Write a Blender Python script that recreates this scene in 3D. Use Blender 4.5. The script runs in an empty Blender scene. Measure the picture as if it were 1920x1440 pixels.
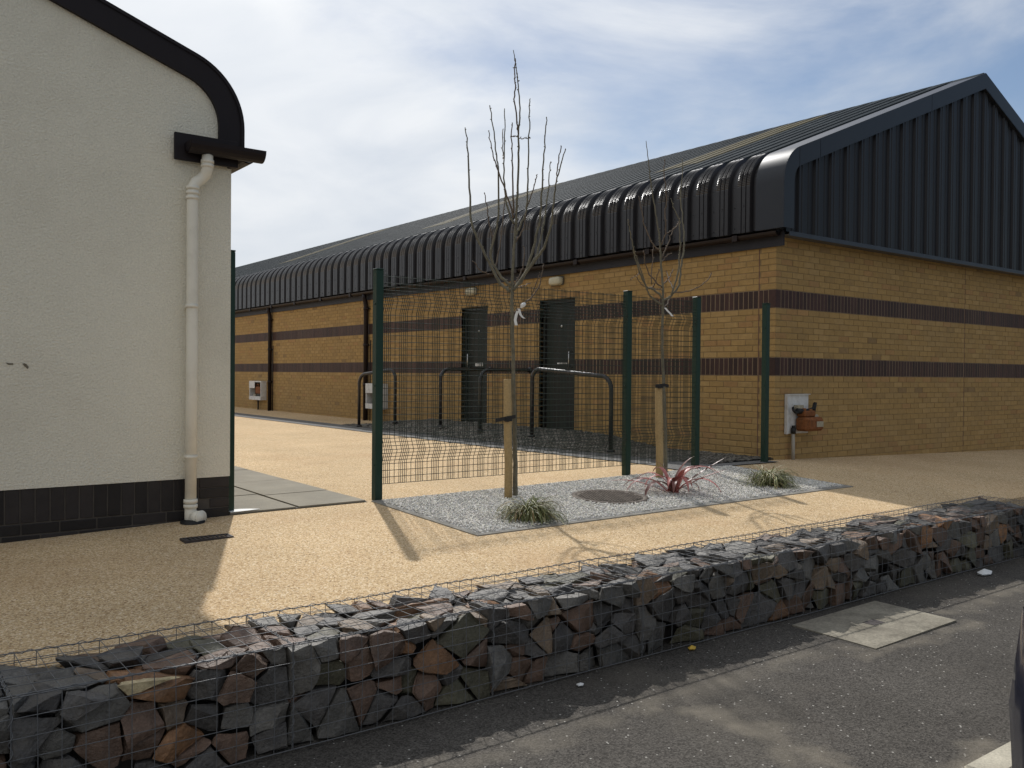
import bpy, bmesh, math, random
import numpy as np
from mathutils import Vector, Matrix
from mathutils import noise as mnoise

random.seed(7)
rng = np.random.default_rng(7)
scene = bpy.context.scene
COL = scene.collection
H0 = 1.5                      # camera height above the road surface (z = 0)

# ------------------------------------------------------------------ camera
cd = bpy.data.cameras.new('camera')
cam = bpy.data.objects.new('camera', cd)
COL.objects.link(cam)
FPX = 1649.06
CR = Vector((0.7974, -0.6033, 0.0083)); CU = Vector((0.0001, 0.0139, 0.9999)); CF = Vector((0.6034, 0.7974, -0.0111))
cam.matrix_world = Matrix(((CR.x, CU.x, -CF.x, -8.9696), (CR.y, CU.y, -CF.y, -6.5766), (CR.z, CU.z, -CF.z, H0), (0, 0, 0, 1)))
cd.sensor_fit = 'HORIZONTAL'; cd.sensor_width = 36.0
cd.lens = FPX / 1920 * 36.0
cd.clip_start = 0.05; cd.clip_end = 3000
scene.camera = cam

# ------------------------------------------------------------------ sky and sun
SUN_EL = math.radians(43.6)
SUN_AZ = math.atan2(0.379, 0.925)          # clockwise from +Y
world = bpy.data.worlds.new('World'); scene.world = world
world.use_nodes = True
nt = world.node_tree; nt.nodes.clear()
def wn(t, **k):
    n = nt.nodes.new(t)
    for a, b in k.items(): setattr(n, a, b)
    return n
w_out = wn('ShaderNodeOutputWorld'); w_bg = wn('ShaderNodeBackground')
w_sky = wn('ShaderNodeTexSky', sky_type='NISHITA', sun_disc=False, sun_elevation=SUN_EL, sun_rotation=SUN_AZ,
           altitude=20.0, air_density=1.0, dust_density=0.6, ozone_density=2.2)
w_tc = wn('ShaderNodeTexCoord')
# high cloud: a thin veil that thickens towards the left-hand (western) half of the sky, drawn out into streaks
w_map = wn('ShaderNodeMapping'); w_map.inputs['Rotation'].default_value = (0.0, 0.0, -0.92); w_map.inputs['Scale'].default_value = (0.9, 0.9, 2.6)
w_n1 = wn('ShaderNodeTexNoise'); w_n1.inputs['Scale'].default_value = 2.1; w_n1.inputs['Detail'].default_value = 9; w_n1.inputs['Roughness'].default_value = 0.56; w_n1.inputs['Distortion'].default_value = 0.5
w_dot = wn('ShaderNodeVectorMath', operation='DOT_PRODUCT'); w_dot.inputs[1].default_value = (-0.85, 0.30, -0.22)
w_a = wn('ShaderNodeMath', operation='MULTIPLY_ADD'); w_a.inputs[1].default_value = 1.0; w_a.inputs[2].default_value = 0.34
w_b = wn('ShaderNodeMath', operation='MULTIPLY_ADD'); w_b.inputs[1].default_value = 1.75
w_ramp = wn('ShaderNodeValToRGB'); w_ramp.color_ramp.interpolation = 'EASE'
w_ramp.color_ramp.elements[0].position = 0.38; w_ramp.color_ramp.elements[0].color = (0.02, 0.02, 0.02, 1)
w_ramp.color_ramp.elements[1].position = 1.12 if False else 1.0; w_ramp.color_ramp.elements[1].color = (0.95, 0.95, 0.95, 1)
w_mix = wn('ShaderNodeMix', data_type='RGBA')
w_n3 = wn('ShaderNodeTexNoise'); w_n3.inputs['Scale'].default_value = 3.4; w_n3.inputs['Detail'].default_value = 7; w_n3.inputs['Roughness'].default_value = 0.5; w_n3.inputs['Distortion'].default_value = 0.8
w_r3 = wn('ShaderNodeValToRGB'); w_r3.color_ramp.elements[0].position = 0.36; w_r3.color_ramp.elements[0].color = (0.745, 0.795, 0.865, 1); w_r3.color_ramp.elements[1].position = 0.64; w_r3.color_ramp.elements[1].color = (0.96, 0.98, 1.0, 1)
w_s3 = wn('ShaderNodeVectorMath', operation='SCALE'); w_s3.inputs['Scale'].default_value = 9.3
# thin cloud scatters forward: it is brighter towards the sun than away from it
w_sd = wn('ShaderNodeVectorMath', operation='DOT_PRODUCT'); w_sd.inputs[1].default_value = (math.sin(SUN_AZ) * math.cos(SUN_EL), math.cos(SUN_AZ) * math.cos(SUN_EL), math.sin(SUN_EL))
w_sm = wn('ShaderNodeMath', operation='MAXIMUM'); w_sm.inputs[1].default_value = 0.0
w_sq = wn('ShaderNodeMath', operation='POWER'); w_sq.inputs[1].default_value = 2.0
w_sf = wn('ShaderNodeMath', operation='MULTIPLY_ADD'); w_sf.inputs[1].default_value = 4.6; w_sf.inputs[2].default_value = 8.0
L_ = nt.links.new
L_(w_tc.outputs['Generated'], w_sd.inputs[0]); L_(w_sd.outputs['Value'], w_sm.inputs[0]); L_(w_sm.outputs[0], w_sq.inputs[0]); L_(w_sq.outputs[0], w_sf.inputs[0]); L_(w_sf.outputs[0], w_s3.inputs['Scale'])
L = nt.links.new
L(w_tc.outputs['Generated'], w_map.inputs['Vector']); L(w_map.outputs['Vector'], w_n1.inputs['Vector'])
L(w_tc.outputs['Generated'], w_dot.inputs[0]); L(w_dot.outputs['Value'], w_a.inputs[0])
L(w_n1.outputs['Fac'], w_b.inputs[0]); L(w_a.outputs[0], w_b.inputs[2]); L(w_b.outputs[0], w_ramp.inputs['Fac'])
L(w_map.outputs['Vector'], w_n3.inputs['Vector']); L(w_n3.outputs['Fac'], w_r3.inputs['Fac']); L(w_r3.outputs['Color'], w_s3.inputs[0]); L(w_s3.outputs[0], w_mix.inputs[7])
L(w_ramp.outputs['Color'], w_mix.inputs[0]); L(w_sky.outputs['Color'], w_mix.inputs[6])
L(w_mix.outputs[2], w_bg.inputs['Color']); L(w_bg.outputs[0], w_out.inputs['Surface'])
w_bg.inputs['Strength'].default_value = 0.084

sd = bpy.data.lights.new('sun', 'SUN'); sun = bpy.data.objects.new('sun', sd); COL.objects.link(sun)
sd.energy = 3.4; sd.angle = math.radians(0.9); sd.color = (1.0, 0.975, 0.94)
sdir = Vector((math.sin(SUN_AZ) * math.cos(SUN_EL), math.cos(SUN_AZ) * math.cos(SUN_EL), math.sin(SUN_EL)))
sun.rotation_euler = sdir.to_track_quat('Z', 'Y').to_euler()
sun.location = sdir * 40

vs = scene.view_settings
vs.view_transform = 'Standard'; vs.look = 'None'; vs.exposure = 0.0; vs.gamma = 1.0; vs.use_curve_mapping = False
try:
    scene.cycles.use_denoising = True
    scene.cycles.max_bounces = 8
except Exception:
    pass

# ------------------------------------------------------------------ materials
MATS = {}
def mat(name, col, rough=0.8, spec=0.35, metal=0.0, var=0.12, vscale=6.0, fine=0.0, fscale=120.0, bump=0.0, bscale=80.0,
        bdist=0.01, attr=None, objcol=False, stain=None, stain_scale=1.2, stain_amt=0.0, coat=0.0, trans=0.0):
    if name in MATS: return MATS[name]
    m = bpy.data.materials.new(name); m.use_nodes = True
    t = m.node_tree; n = t.nodes; lk = t.links.new
    b = n['Principled BSDF']
    b.inputs['Roughness'].default_value = rough; b.inputs['Metallic'].default_value = metal
    b.inputs['Specular IOR Level'].default_value = spec
    b.inputs['Coat Weight'].default_value = coat
    b.inputs['Transmission Weight'].default_value = trans
    geo = n.new('ShaderNodeNewGeometry')
    if attr:
        src = n.new('ShaderNodeVertexColor'); src.layer_name = attr; c = src.outputs['Color']
    elif objcol:
        src = n.new('ShaderNodeObjectInfo'); c = src.outputs['Color']
    else:
        src = n.new('ShaderNodeRGB'); src.outputs[0].default_value = (*col, 1); c = src.outputs[0]
    def noise(scale, detail=4, rough_=0.6):
        q = n.new('ShaderNodeTexNoise'); q.inputs['Scale'].default_value = scale; q.inputs['Detail'].default_value = detail
        q.inputs['Roughness'].default_value = rough_
        lk(geo.outputs['Position'], q.inputs['Vector']); return q.outputs['Fac']
    def modulate(c, fac, amt):
        mr = n.new('ShaderNodeMapRange'); mr.inputs['From Min'].default_value = 0.25; mr.inputs['From Max'].default_value = 0.75
        mr.inputs['To Min'].default_value = 1 - amt; mr.inputs['To Max'].default_value = 1 + amt
        lk(fac, mr.inputs['Value'])
        mx = n.new('ShaderNodeVectorMath'); mx.operation = 'SCALE'
        lk(c, mx.inputs[0]); lk(mr.outputs[0], mx.inputs['Scale']); return mx.outputs[0]
    if var: c = modulate(c, noise(vscale), var)
    if fine: c = modulate(c, noise(fscale, 3), fine)
    if stain is not None:
        mr = n.new('ShaderNodeMapRange'); mr.inputs['From Min'].default_value = 0.5; mr.inputs['From Max'].default_value = 0.75
        mr.inputs['To Max'].default_value = stain_amt
        lk(noise(stain_scale, 6, 0.65), mr.inputs['Value'])
        mx = n.new('ShaderNodeMix'); mx.data_type = 'RGBA'; mx.inputs[7].default_value = (*stain, 1)
        lk(mr.outputs[0], mx.inputs[0]); lk(c, mx.inputs[6]); c = mx.outputs[2]
    lk(c, b.inputs['Base Color'])
    if bump:
        bp = n.new('ShaderNodeBump'); bp.inputs['Strength'].default_value = bump; bp.inputs['Distance'].default_value = bdist
        lk(noise(bscale, 4), bp.inputs['Height']); lk(bp.outputs[0], b.inputs['Normal'])
    MATS[name] = m
    return m

def granular(name, ramp, scale, var=0.1, vscale=1.5, rough=0.85, bump=0.4, bdist=0.004, spec=0.06, patch=None, patch_scale=0.7, patch_amt=0.0, specks=None, speck_scale=40, speck_size=0.12, dark=None, dust=None):
    """bonded aggregate: every Voronoi cell is one grain with its own colour"""
    m = bpy.data.materials.new(name); m.use_nodes = True
    t = m.node_tree; n = t.nodes; lk = t.links.new; b = n['Principled BSDF']
    b.inputs['Roughness'].default_value = rough; b.inputs['Specular IOR Level'].default_value = spec
    geo = n.new('ShaderNodeNewGeometry'); pos = geo.outputs['Position']
    vo = n.new('ShaderNodeTexVoronoi'); vo.inputs['Scale'].default_value = scale; lk(pos, vo.inputs['Vector'])
    sep = n.new('ShaderNodeSeparateColor'); lk(vo.outputs['Color'], sep.inputs[0])
    cr = n.new('ShaderNodeValToRGB'); e = cr.color_ramp.elements
    while len(e) < len(ramp): e.new(0.5)
    for i, (p, c) in enumerate(ramp): e[i].position = p; e[i].color = (*c, 1)
    lk(sep.outputs[0], cr.inputs['Fac']); c = cr.outputs['Color']
    def noise(s, d=4):
        q = n.new('ShaderNodeTexNoise'); q.inputs['Scale'].default_value = s; q.inputs['Detail'].default_value = d
        q.inputs['Roughness'].default_value = 0.62
        lk(pos, q.inputs['Vector']); return q.outputs['Fac']
    mr = n.new('ShaderNodeMapRange'); mr.inputs['From Min'].default_value = 0.25; mr.inputs['From Max'].default_value = 0.75
    mr.inputs['To Min'].default_value = 1 - var; mr.inputs['To Max'].default_value = 1 + var
    lk(noise(vscale, 6), mr.inputs['Value'])
    sc = n.new('ShaderNodeVectorMath'); sc.operation = 'SCALE'; lk(c, sc.inputs[0]); lk(mr.outputs[0], sc.inputs['Scale']); c = sc.outputs[0]
    def overlay(c, fac, colr):
        mx = n.new('ShaderNodeMix'); mx.data_type = 'RGBA'; mx.inputs[7].default_value = (*colr, 1)
        lk(fac, mx.inputs[0]); lk(c, mx.inputs[6]); return mx.outputs[2]
    if patch:
        mp = n.new('ShaderNodeMapRange'); mp.inputs['From Min'].default_value = 0.5; mp.inputs['From Max'].default_value = 0.72; mp.inputs['To Max'].default_value = patch_amt
        lk(noise(patch_scale, 8), mp.inputs['Value']); c = overlay(c, mp.outputs[0], patch)
    for sp, off in ((specks, 0.0), (dark, 3.7)):
        if not sp: continue
        ad = n.new('ShaderNodeVectorMath'); ad.operation = 'ADD'; ad.inputs[1].default_value = (off, off * 2, 0); lk(pos, ad.inputs[0])
        v2 = n.new('ShaderNodeTexVoronoi'); v2.inputs['Scale'].default_value = speck_scale; lk(ad.outputs[0], v2.inputs['Vector'])
        lt = n.new('ShaderNodeMath'); lt.operation = 'LESS_THAN'; lt.inputs[1].default_value = speck_size; lk(v2.outputs['Distance'], lt.inputs[0])
        s2 = n.new('ShaderNodeSeparateColor'); lk(v2.outputs['Color'], s2.inputs[0])
        g = n.new('ShaderNodeMath'); g.operation = 'GREATER_THAN'; g.inputs[1].default_value = 0.45; lk(s2.outputs[1], g.inputs[0])
        mu = n.new('ShaderNodeMath'); mu.operation = 'MULTIPLY'; lk(lt.outputs[0], mu.inputs[0]); lk(g.outputs[0], mu.inputs[1])
        c = overlay(c, mu.outputs[0], sp)
    if dust:            # pale dusty smears, each a capsule (x, y0, y1, half width) frayed by noise
        sx_ = n.new('ShaderNodeSeparateXYZ'); nz = n.new('ShaderNodeTexNoise'); nz.inputs['Scale'].default_value = 5.0; nz.inputs['Detail'].default_value = 8; lk(pos, nz.inputs['Vector'])
        lk(pos, sx_.inputs[0])
        def mth(op, a_, b_=None, c_=None):
            q = n.new('ShaderNodeMath'); q.operation = op
            for i_, v_ in enumerate((a_, b_, c_)):
                if v_ is None: continue
                if isinstance(v_, (int, float)): q.inputs[i_].default_value = v_
                else: lk(v_, q.inputs[i_])
            return q.outputs[0]
        for (x0_, x1_, y0_, y1_, hw_, amt_) in dust:
            ax_ = mth('MAXIMUM', mth('SUBTRACT', x0_, sx_.outputs[0]), mth('SUBTRACT', sx_.outputs[0], x1_)); ay_ = mth('MAXIMUM', mth('SUBTRACT', y0_, sx_.outputs[1]), mth('SUBTRACT', sx_.outputs[1], y1_))
            dd = mth('MAXIMUM', ax_, ay_)
            dd = mth('ADD', dd, mth('MULTIPLY', mth('SUBTRACT', nz.outputs['Fac'], 0.5), 0.55))
            mr_ = n.new('ShaderNodeMapRange'); mr_.inputs['From Min'].default_value = hw_; mr_.inputs['From Max'].default_value = -hw_; mr_.inputs['To Max'].default_value = amt_; lk(dd, mr_.inputs['Value'])
            c = overlay(c, mr_.outputs[0], (0.24, 0.21, 0.165))
    lk(c, b.inputs['Base Color'])
    if bump:
        bp = n.new('ShaderNodeBump'); bp.inputs['Strength'].default_value = bump; bp.inputs['Distance'].default_value = bdist
        lk(vo.outputs['Distance'], bp.inputs['Height']); lk(bp.outputs[0], b.inputs['Normal'])
    MATS[name] = m
    return m

M_resin = granular('resin_gravel', [(0.0, (0.20, 0.125, 0.065)), (0.14, (0.43, 0.29, 0.155)), (0.5, (0.57, 0.415, 0.235)), (0.8, (0.655, 0.495, 0.30)), (1.0, (0.79, 0.67, 0.49))], 140, var=0.14, vscale=0.75,
                   patch=(0.47, 0.30, 0.165), patch_scale=1.1, patch_amt=0.38)
M_asphalt = granular('asphalt', [(0.0, (0.046, 0.042, 0.037)), (0.5, (0.080, 0.073, 0.064)), (1.0, (0.125, 0.114, 0.10))], 150, var=0.26, vscale=1.1, rough=0.8, bump=0.5,
                     patch=(0.13, 0.115, 0.094), patch_scale=0.9, patch_amt=0.6, specks=(0.42, 0.40, 0.36), speck_scale=26, speck_size=0.115, dark=(0.02, 0.018, 0.018),
                     dust=[(-5.97, -5.88, -4.75, -3.95, 0.09, 0.7), (-9.0, -4.6, -3.80, -3.76, 0.10, 0.4), (-3.4, 2.0, -3.80, -3.74, 0.09, 0.4), (-4.62, -3.4, -4.02, -3.98, 0.08, 0.5), (-6.1, -5.3, -5.0, -4.95, 0.12, 0.8)])
M_greygravel = granular('grey_gravel', [(0.0, (0.2, 0.2, 0.195)), (0.4, (0.42, 0.415, 0.40)), (1.0, (0.7, 0.69, 0.67))], 60, bump=0.8, bdist=0.01)
M_bank = granular('bank_gravel', [(0.0, (0.035, 0.032, 0.028)), (0.5, (0.12, 0.112, 0.098)), (1.0, (0.26, 0.245, 0.21))], 45, bump=1.0, bdist=0.012, var=0.3, vscale=3)
M_strip = granular('grey_strip', [(0.0, (0.10, 0.098, 0.094)), (1.0, (0.24, 0.235, 0.225))], 120, var=0.15, vscale=2)
M_chip = mat('gravel_chip', (0.5, 0.5, 0.5), rough=0.8, var=0.25, vscale=40, attr='Col')
M_edge = mat('edging_stone', (0.27, 0.255, 0.225), spec=0.08, var=0.15, vscale=9, fine=0.1, bump=0.3)
M_flag = mat('flagstone', (0.27, 0.245, 0.195), spec=0.06, var=0.18, vscale=3, fine=0.12, fscale=90, bump=0.3, stain=(0.28, 0.265, 0.22), stain_scale=3.2, stain_amt=0.6)
M_flagbed = mat('flag_bed', (0.07, 0.06, 0.045), var=0.2)
M_conc = mat('concrete', (0.27, 0.245, 0.195), spec=0.06, var=0.3, vscale=5, fine=0.25, fscale=60, bump=0.5, stain=(0.11, 0.098, 0.078), stain_scale=2.6, stain_amt=0.9)
M_kerb = mat('kerb_stone', (0.46, 0.42, 0.33), var=0.2, vscale=6, fine=0.2, bump=0.4)
M_render = mat('roughcast', (0.82, 0.775, 0.645), rough=0.9, var=0.05, vscale=1.2, fine=0.11, fscale=80, bump=0.8, bscale=70, bdist=0.02, stain=(0.60, 0.54, 0.43), stain_scale=0.9, stain_amt=0.4)
M_chipmark = mat('bare_render', (0.16, 0.14, 0.10), var=0.3, vscale=30, bump=0.4)
M_plinth = mat('plinth_brick', (0.03, 0.022, 0.02), rough=0.55, var=0.3, vscale=14, attr='Col', bump=0.25)
M_plmort = mat('plinth_mortar', (0.075, 0.065, 0.055), var=0.3)
M_brick = mat('buff_brick', (0.4, 0.28, 0.13), rough=0.9, var=0.13, vscale=16, fine=0.14, fscale=150, attr='Col', bump=0.35, bscale=160, bdist=0.004, stain=(0.27, 0.19, 0.10), stain_scale=0.8, stain_amt=0.35)
M_mortar = mat('mortar', (0.25, 0.172, 0.08), rough=0.95, var=0.15, fine=0.15)
M_dbrick = mat('dark_brick', (0.05, 0.025, 0.022), rough=0.6, var=0.22, vscale=14, attr='Col', bump=0.2, bscale=120)
M_sealant = mat('sealant', (0.15, 0.08, 0.055), rough=0.8)
M_sheet = mat('coated_sheet', (0.020, 0.019, 0.021), rough=0.30, spec=0.42, var=0.16, vscale=2.5, fine=0.08, fscale=40, bump=0.05, bscale=30)
M_roof = mat('roof_sheet', (0.034, 0.042, 0.047), rough=0.6, spec=0.015, var=0.22, vscale=1.4, stain=(0.055, 0.066, 0.07), stain_scale=1.4, stain_amt=0.5)
M_rooflight = mat('rooflight', (0.13, 0.112, 0.066), rough=0.6, spec=0.03, var=0.25, vscale=4)
M_gable = mat('gable_sheet', (0.013, 0.013, 0.016), rough=0.45, spec=0.3, var=0.12, vscale=2)
M_flash = mat('flashing', (0.020, 0.023, 0.030), rough=0.42, spec=0.35, var=0.08, vscale=3, bump=0.04, bscale=6)
M_fascia = mat('fascia', (0.028, 0.028, 0.034), rough=0.6, spec=0.25)
M_gutter = mat('gutter_plastic', (0.016, 0.0095, 0.0085), rough=0.5, spec=0.25, var=0.2)
M_door = mat('door_paint', (0.018, 0.020, 0.017), rough=0.55, spec=0.25, var=0.12, vscale=5)
M_doorframe = mat('door_frame', (0.02, 0.02, 0.018), rough=0.5)
M_steel = mat('bright_steel', (0.62, 0.62, 0.6), rough=0.3, metal=1.0)
M_plate = mat('sign_plate', (0.72, 0.72, 0.70), rough=0.5, var=0.08)
M_lampglass = mat('lamp_diffuser', (0.50, 0.46, 0.33), rough=0.35, var=0.1, vscale=20)
M_lampbase = mat('lamp_base', (0.10, 0.09, 0.07), rough=0.6)
M_white = mat('white_plastic', (0.62, 0.62, 0.61), rough=0.55, var=0.12, vscale=16, stain=(0.25, 0.20, 0.15), stain_scale=9, stain_amt=0.5)
M_boxin = mat('box_interior', (0.15, 0.14, 0.12), rough=0.8, var=0.3, vscale=20)
M_rust = mat('rusty_iron', (0.20, 0.072, 0.022), rough=0.85, var=0.4, vscale=30, bump=0.4, stain=(0.10, 0.05, 0.03), stain_scale=14, stain_amt=0.8)
M_brass = mat('pale_valve', (0.34, 0.30, 0.22), rough=0.5, var=0.3, vscale=40)
M_black = mat('black_rubber', (0.015, 0.014, 0.014), rough=0.6)
M_pipe = mat('pale_pipe', (0.80, 0.76, 0.65), rough=0.5, spec=0.25, var=0.04, vscale=5, stain=(0.5, 0.45, 0.36), stain_scale=9, stain_amt=0.3)
M_fence = mat('green_powdercoat', (0.006, 0.030, 0.019), rough=0.42, spec=0.35, var=0.1)
M_fwire = mat('green_wire', (0.014, 0.026, 0.019), rough=0.5, spec=0.3)
M_hoop = mat('black_tube', (0.022, 0.020, 0.021), rough=0.3, spec=0.5, var=0.15)
M_stake = mat('peeled_stake', (0.40, 0.28, 0.13), rough=0.8, var=0.15, vscale=7, fine=0.18, fscale=60, bump=0.3, stain=(0.22, 0.15, 0.07), stain_scale=7, stain_amt=0.5)
M_bark = mat('bark', (0.15, 0.135, 0.095), rough=0.85, var=0.3, vscale=20, bump=0.5, bscale=90)
M_twig = mat('twig_bark', (0.125, 0.092, 0.065), rough=0.75, var=0.25, vscale=20)
M_ribbon = mat('white_ribbon', (0.75, 0.75, 0.73), rough=0.5)
M_mesh = mat('galvanised_wire', (0.13, 0.132, 0.135), rough=0.5, metal=0.0, spec=0.5, var=0.15, vscale=40)
M_stone = mat('quarry_stone', (0.1, 0.1, 0.1), rough=0.58, spec=0.45, var=0.34, vscale=14, fine=0.22, fscale=90, objcol=True, bump=0.8, bscale=60, bdist=0.012, stain=(0.17, 0.14, 0.105), stain_scale=11, stain_amt=0.35)
M_cover = mat('cover_iron', (0.165, 0.135, 0.108), rough=0.75, var=0.3, vscale=18, bump=0.5, bscale=90)
M_drain = mat('drain_iron', (0.055, 0.045, 0.042), rough=0.7, var=0.3, vscale=30)
M_red = mat('red_leaf', (0.26, 0.055, 0.05), rough=0.45, spec=0.4, attr='Col', var=0.15, vscale=30)
M_grass = mat('sedge_leaf', (0.2, 0.2, 0.08), rough=0.55, attr='Col', var=0.12, vscale=40)
M_paper = mat('litter_paper', (0.75, 0.75, 0.73), rough=0.8)
M_leaf = mat('yellow_leaf', (0.62, 0.40, 0.06), rough=0.6)
M_patch = mat('patch_white', (0.8, 0.79, 0.75), rough=0.7)
M_car = mat('car_paint', (0.012, 0.014, 0.028), rough=0.25, spec=0.5, var=0.0, coat=0.6)
M_glass = mat('dark_glass', (0.01, 0.012, 0.014), rough=0.05, spec=0.6, var=0.0)
M_tyre = mat('tyre', (0.018, 0.018, 0.018), rough=0.85)
M_rim = mat('alloy_rim', (0.4, 0.4, 0.42), rough=0.35, metal=0.9)
M_lens = mat('tail_lens', (0.30, 0.01, 0.01), rough=0.15)
M_head = mat('lamp_lens', (0.6, 0.6, 0.62), rough=0.1)
M_trim = mat('black_trim', (0.02, 0.02, 0.021), rough=0.55)
M_soil = mat('verge_ground', (0.16, 0.14, 0.10), var=0.3, vscale=0.4)

# ------------------------------------------------------------------ mesh helpers
WL = {}
def wloc(o): return WL.get(o.name, Vector((0, 0, 0))) if o else Vector((0, 0, 0))
def tag(o, label=None, cat=None, group=None, kind=None):
    if label: o['label'] = label
    if cat: o['category'] = cat
    if group: o['group'] = group
    if kind: o['kind'] = kind
    return o
def thing(name, loc, label, cat, group=None):
    o = bpy.data.objects.new(name, None); COL.objects.link(o); o.location = loc; o.empty_display_size = 0.1
    WL[o.name] = Vector(loc)
    return tag(o, label, cat, group)
def link_mesh(name, me, parent=None, at=None):
    """object whose mesh is already in local coordinates about the world point at"""
    o = bpy.data.objects.new(name, me); COL.objects.link(o)
    w = Vector(at) if at is not None else Vector((0, 0, 0))
    o.location = w - wloc(parent)
    if parent: o.parent = parent
    WL[o.name] = w
    return o

class MB:
    def __init__(self): self.v = []; self.f = []; self.c = []; self.cur = None; self.sm = []
    def add(self, vs, fs, smooth=False):
        b = len(self.v); self.v += [tuple(p) for p in vs]
        for q in fs:
            self.f.append(tuple(b + i for i in q)); self.c.append(self.cur); self.sm.append(smooth)
        return self
    def box(self, x0, x1, y0, y1, z0, z1):
        return self.add([(x0, y0, z0), (x1, y0, z0), (x1, y1, z0), (x0, y1, z0), (x0, y0, z1), (x1, y0, z1), (x1, y1, z1), (x0, y1, z1)],
                        [(0, 3, 2, 1), (4, 5, 6, 7), (0, 1, 5, 4), (1, 2, 6, 5), (2, 3, 7, 6), (3, 0, 4, 7)])
    def quad(self, a, b, c, d): return self.add([a, b, c, d], [(0, 1, 2, 3)])
    def bevbox(self, x0, x1, y0, y1, z0, z1, r=0.004):
        vs = []
        for sx in (0, 1):
            for sy in (0, 1):
                for sz in (0, 1):
                    X = (x0, x1)[sx]; Y = (y0, y1)[sy]; Z = (z0, z1)[sz]
                    ix = r if sx == 0 else -r; iy = r if sy == 0 else -r; iz = r if sz == 0 else -r
                    vs += [(X, Y + iy, Z + iz), (X + ix, Y, Z + iz), (X + ix, Y + iy, Z)]
        def k(sx, sy, sz, a): return (sx * 4 + sy * 2 + sz) * 3 + a
        fs = []
        for s in (0, 1):
            fs.append([k(s, 0, 0, 0), k(s, 1, 0, 0), k(s, 1, 1, 0), k(s, 0, 1, 0)])
            fs.append([k(0, s, 0, 1), k(1, s, 0, 1), k(1, s, 1, 1), k(0, s, 1, 1)])
            fs.append([k(0, 0, s, 2), k(1, 0, s, 2), k(1, 1, s, 2), k(0, 1, s, 2)])
        for a in (0, 1):
            for b in (0, 1):
                fs.append([k(0, a, b, 1), k(1, a, b, 1), k(1, a, b, 2), k(0, a, b, 2)])
                fs.append([k(a, 0, b, 0), k(a, 1, b, 0), k(a, 1, b, 2), k(a, 0, b, 2)])
                fs.append([k(a, b, 0, 0), k(a, b, 1, 0), k(a, b, 1, 1), k(a, b, 0, 1)])
                for c in (0, 1): fs.append([k(a, b, c, 0), k(a, b, c, 1), k(a, b, c, 2)])
        return self.add(vs, fs)
    def tube(self, pts, rad, n=8, cap=True, smooth=True):
        pts = [Vector(p) for p in pts]
        if not hasattr(rad, '__len__'): rad = [rad] * len(pts)
        up = Vector((0.13, 0.21, 0.97)); vs = []; prev = None
        for i, p in enumerate(pts):
            d = (pts[min(i + 1, len(pts) - 1)] - pts[max(i - 1, 0)]).normalized()
            if prev is None:
                a = d.cross(up)
                if a.length < 0.05: a = d.cross(Vector((1, 0, 0)))
            else: a = prev - d * prev.dot(d)
            a.normalize(); b = d.cross(a); prev = a
            for j in range(n):
                t = 2 * math.pi * j / n
                vs.append(p + (a * math.cos(t) + b * math.sin(t)) * rad[i])
        fs = []
        for i in range(len(pts) - 1):
            for j in range(n):
                fs.append((i * n + j, i * n + (j + 1) % n, (i + 1) * n + (j + 1) % n, (i + 1) * n + j))
        if cap: fs += [tuple(range(n))[::-1], tuple((len(pts) - 1) * n + j for j in range(n))]
        return self.add(vs, fs, smooth)
    def prism(self, poly, y0, y1, smooth=False):
        """polygon in (x, z) extruded along y"""
        n = len(poly)
        vs = [(x, y0, z) for x, z in poly] + [(x, y1, z) for x, z in poly]
        fs = [tuple(range(n)), tuple(range(2 * n - 1, n - 1, -1))] + [(i, i + n, (i + 1) % n + n, (i + 1) % n) for i in range(n)]
        return self.add(vs, fs)
    def strip(self, A, B, smooth=True):
        n = len(A)
        return self.add(list(A) + list(B), [(i, i + 1, n + i + 1, n + i) for i in range(n - 1)], smooth)
    def mesh(self, name, mats, at=(0, 0, 0), recalc=True):
        me = bpy.data.meshes.new(name)
        at = Vector(at)
        me.from_pydata([(p[0] - at.x, p[1] - at.y, p[2] - at.z) for p in self.v], [], self.f)
        for m in (mats if isinstance(mats, (list, tuple)) else [mats]): me.materials.append(m)
        if any(c is not None for c in self.c):
            ca = me.color_attributes.new('Col', 'FLOAT_COLOR', 'CORNER')
            arr = []
            for p, c in zip(me.polygons, self.c):
                arr += [*(c or (0.5, 0.5, 0.5)), 1.0] * p.loop_total
            ca.data.foreach_set('color', arr)
        if recalc:
            bm = bmesh.new(); bm.from_mesh(me); bmesh.ops.recalc_face_normals(bm, faces=bm.faces); bm.to_mesh(me); bm.free()
        me.polygons.foreach_set('use_smooth', self.sm)
        me.update()
        return me
    def build(self, name, m, parent=None, at=None, recalc=True):
        at = wloc(parent) if at is None else at
        return link_mesh(name, self.mesh(name, m, at, recalc), parent, at)

def lathe(mb, cx, cy, prof, n=24, smooth=True):
    vs = []; fs = []
    for r, z in prof:
        for j in range(n):
            t = 2 * math.pi * j / n; vs.append((cx + r * math.cos(t), cy + r * math.sin(t), z))
    for i in range(len(prof) - 1):
        for j in range(n): fs.append((i * n + j, i * n + (j + 1) % n, (i + 1) * n + (j + 1) % n, (i + 1) * n + j))
    fs += [tuple(range(n))[::-1], tuple((len(prof) - 1) * n + j for j in range(n))]
    return mb.add(vs, fs, smooth)

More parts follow.
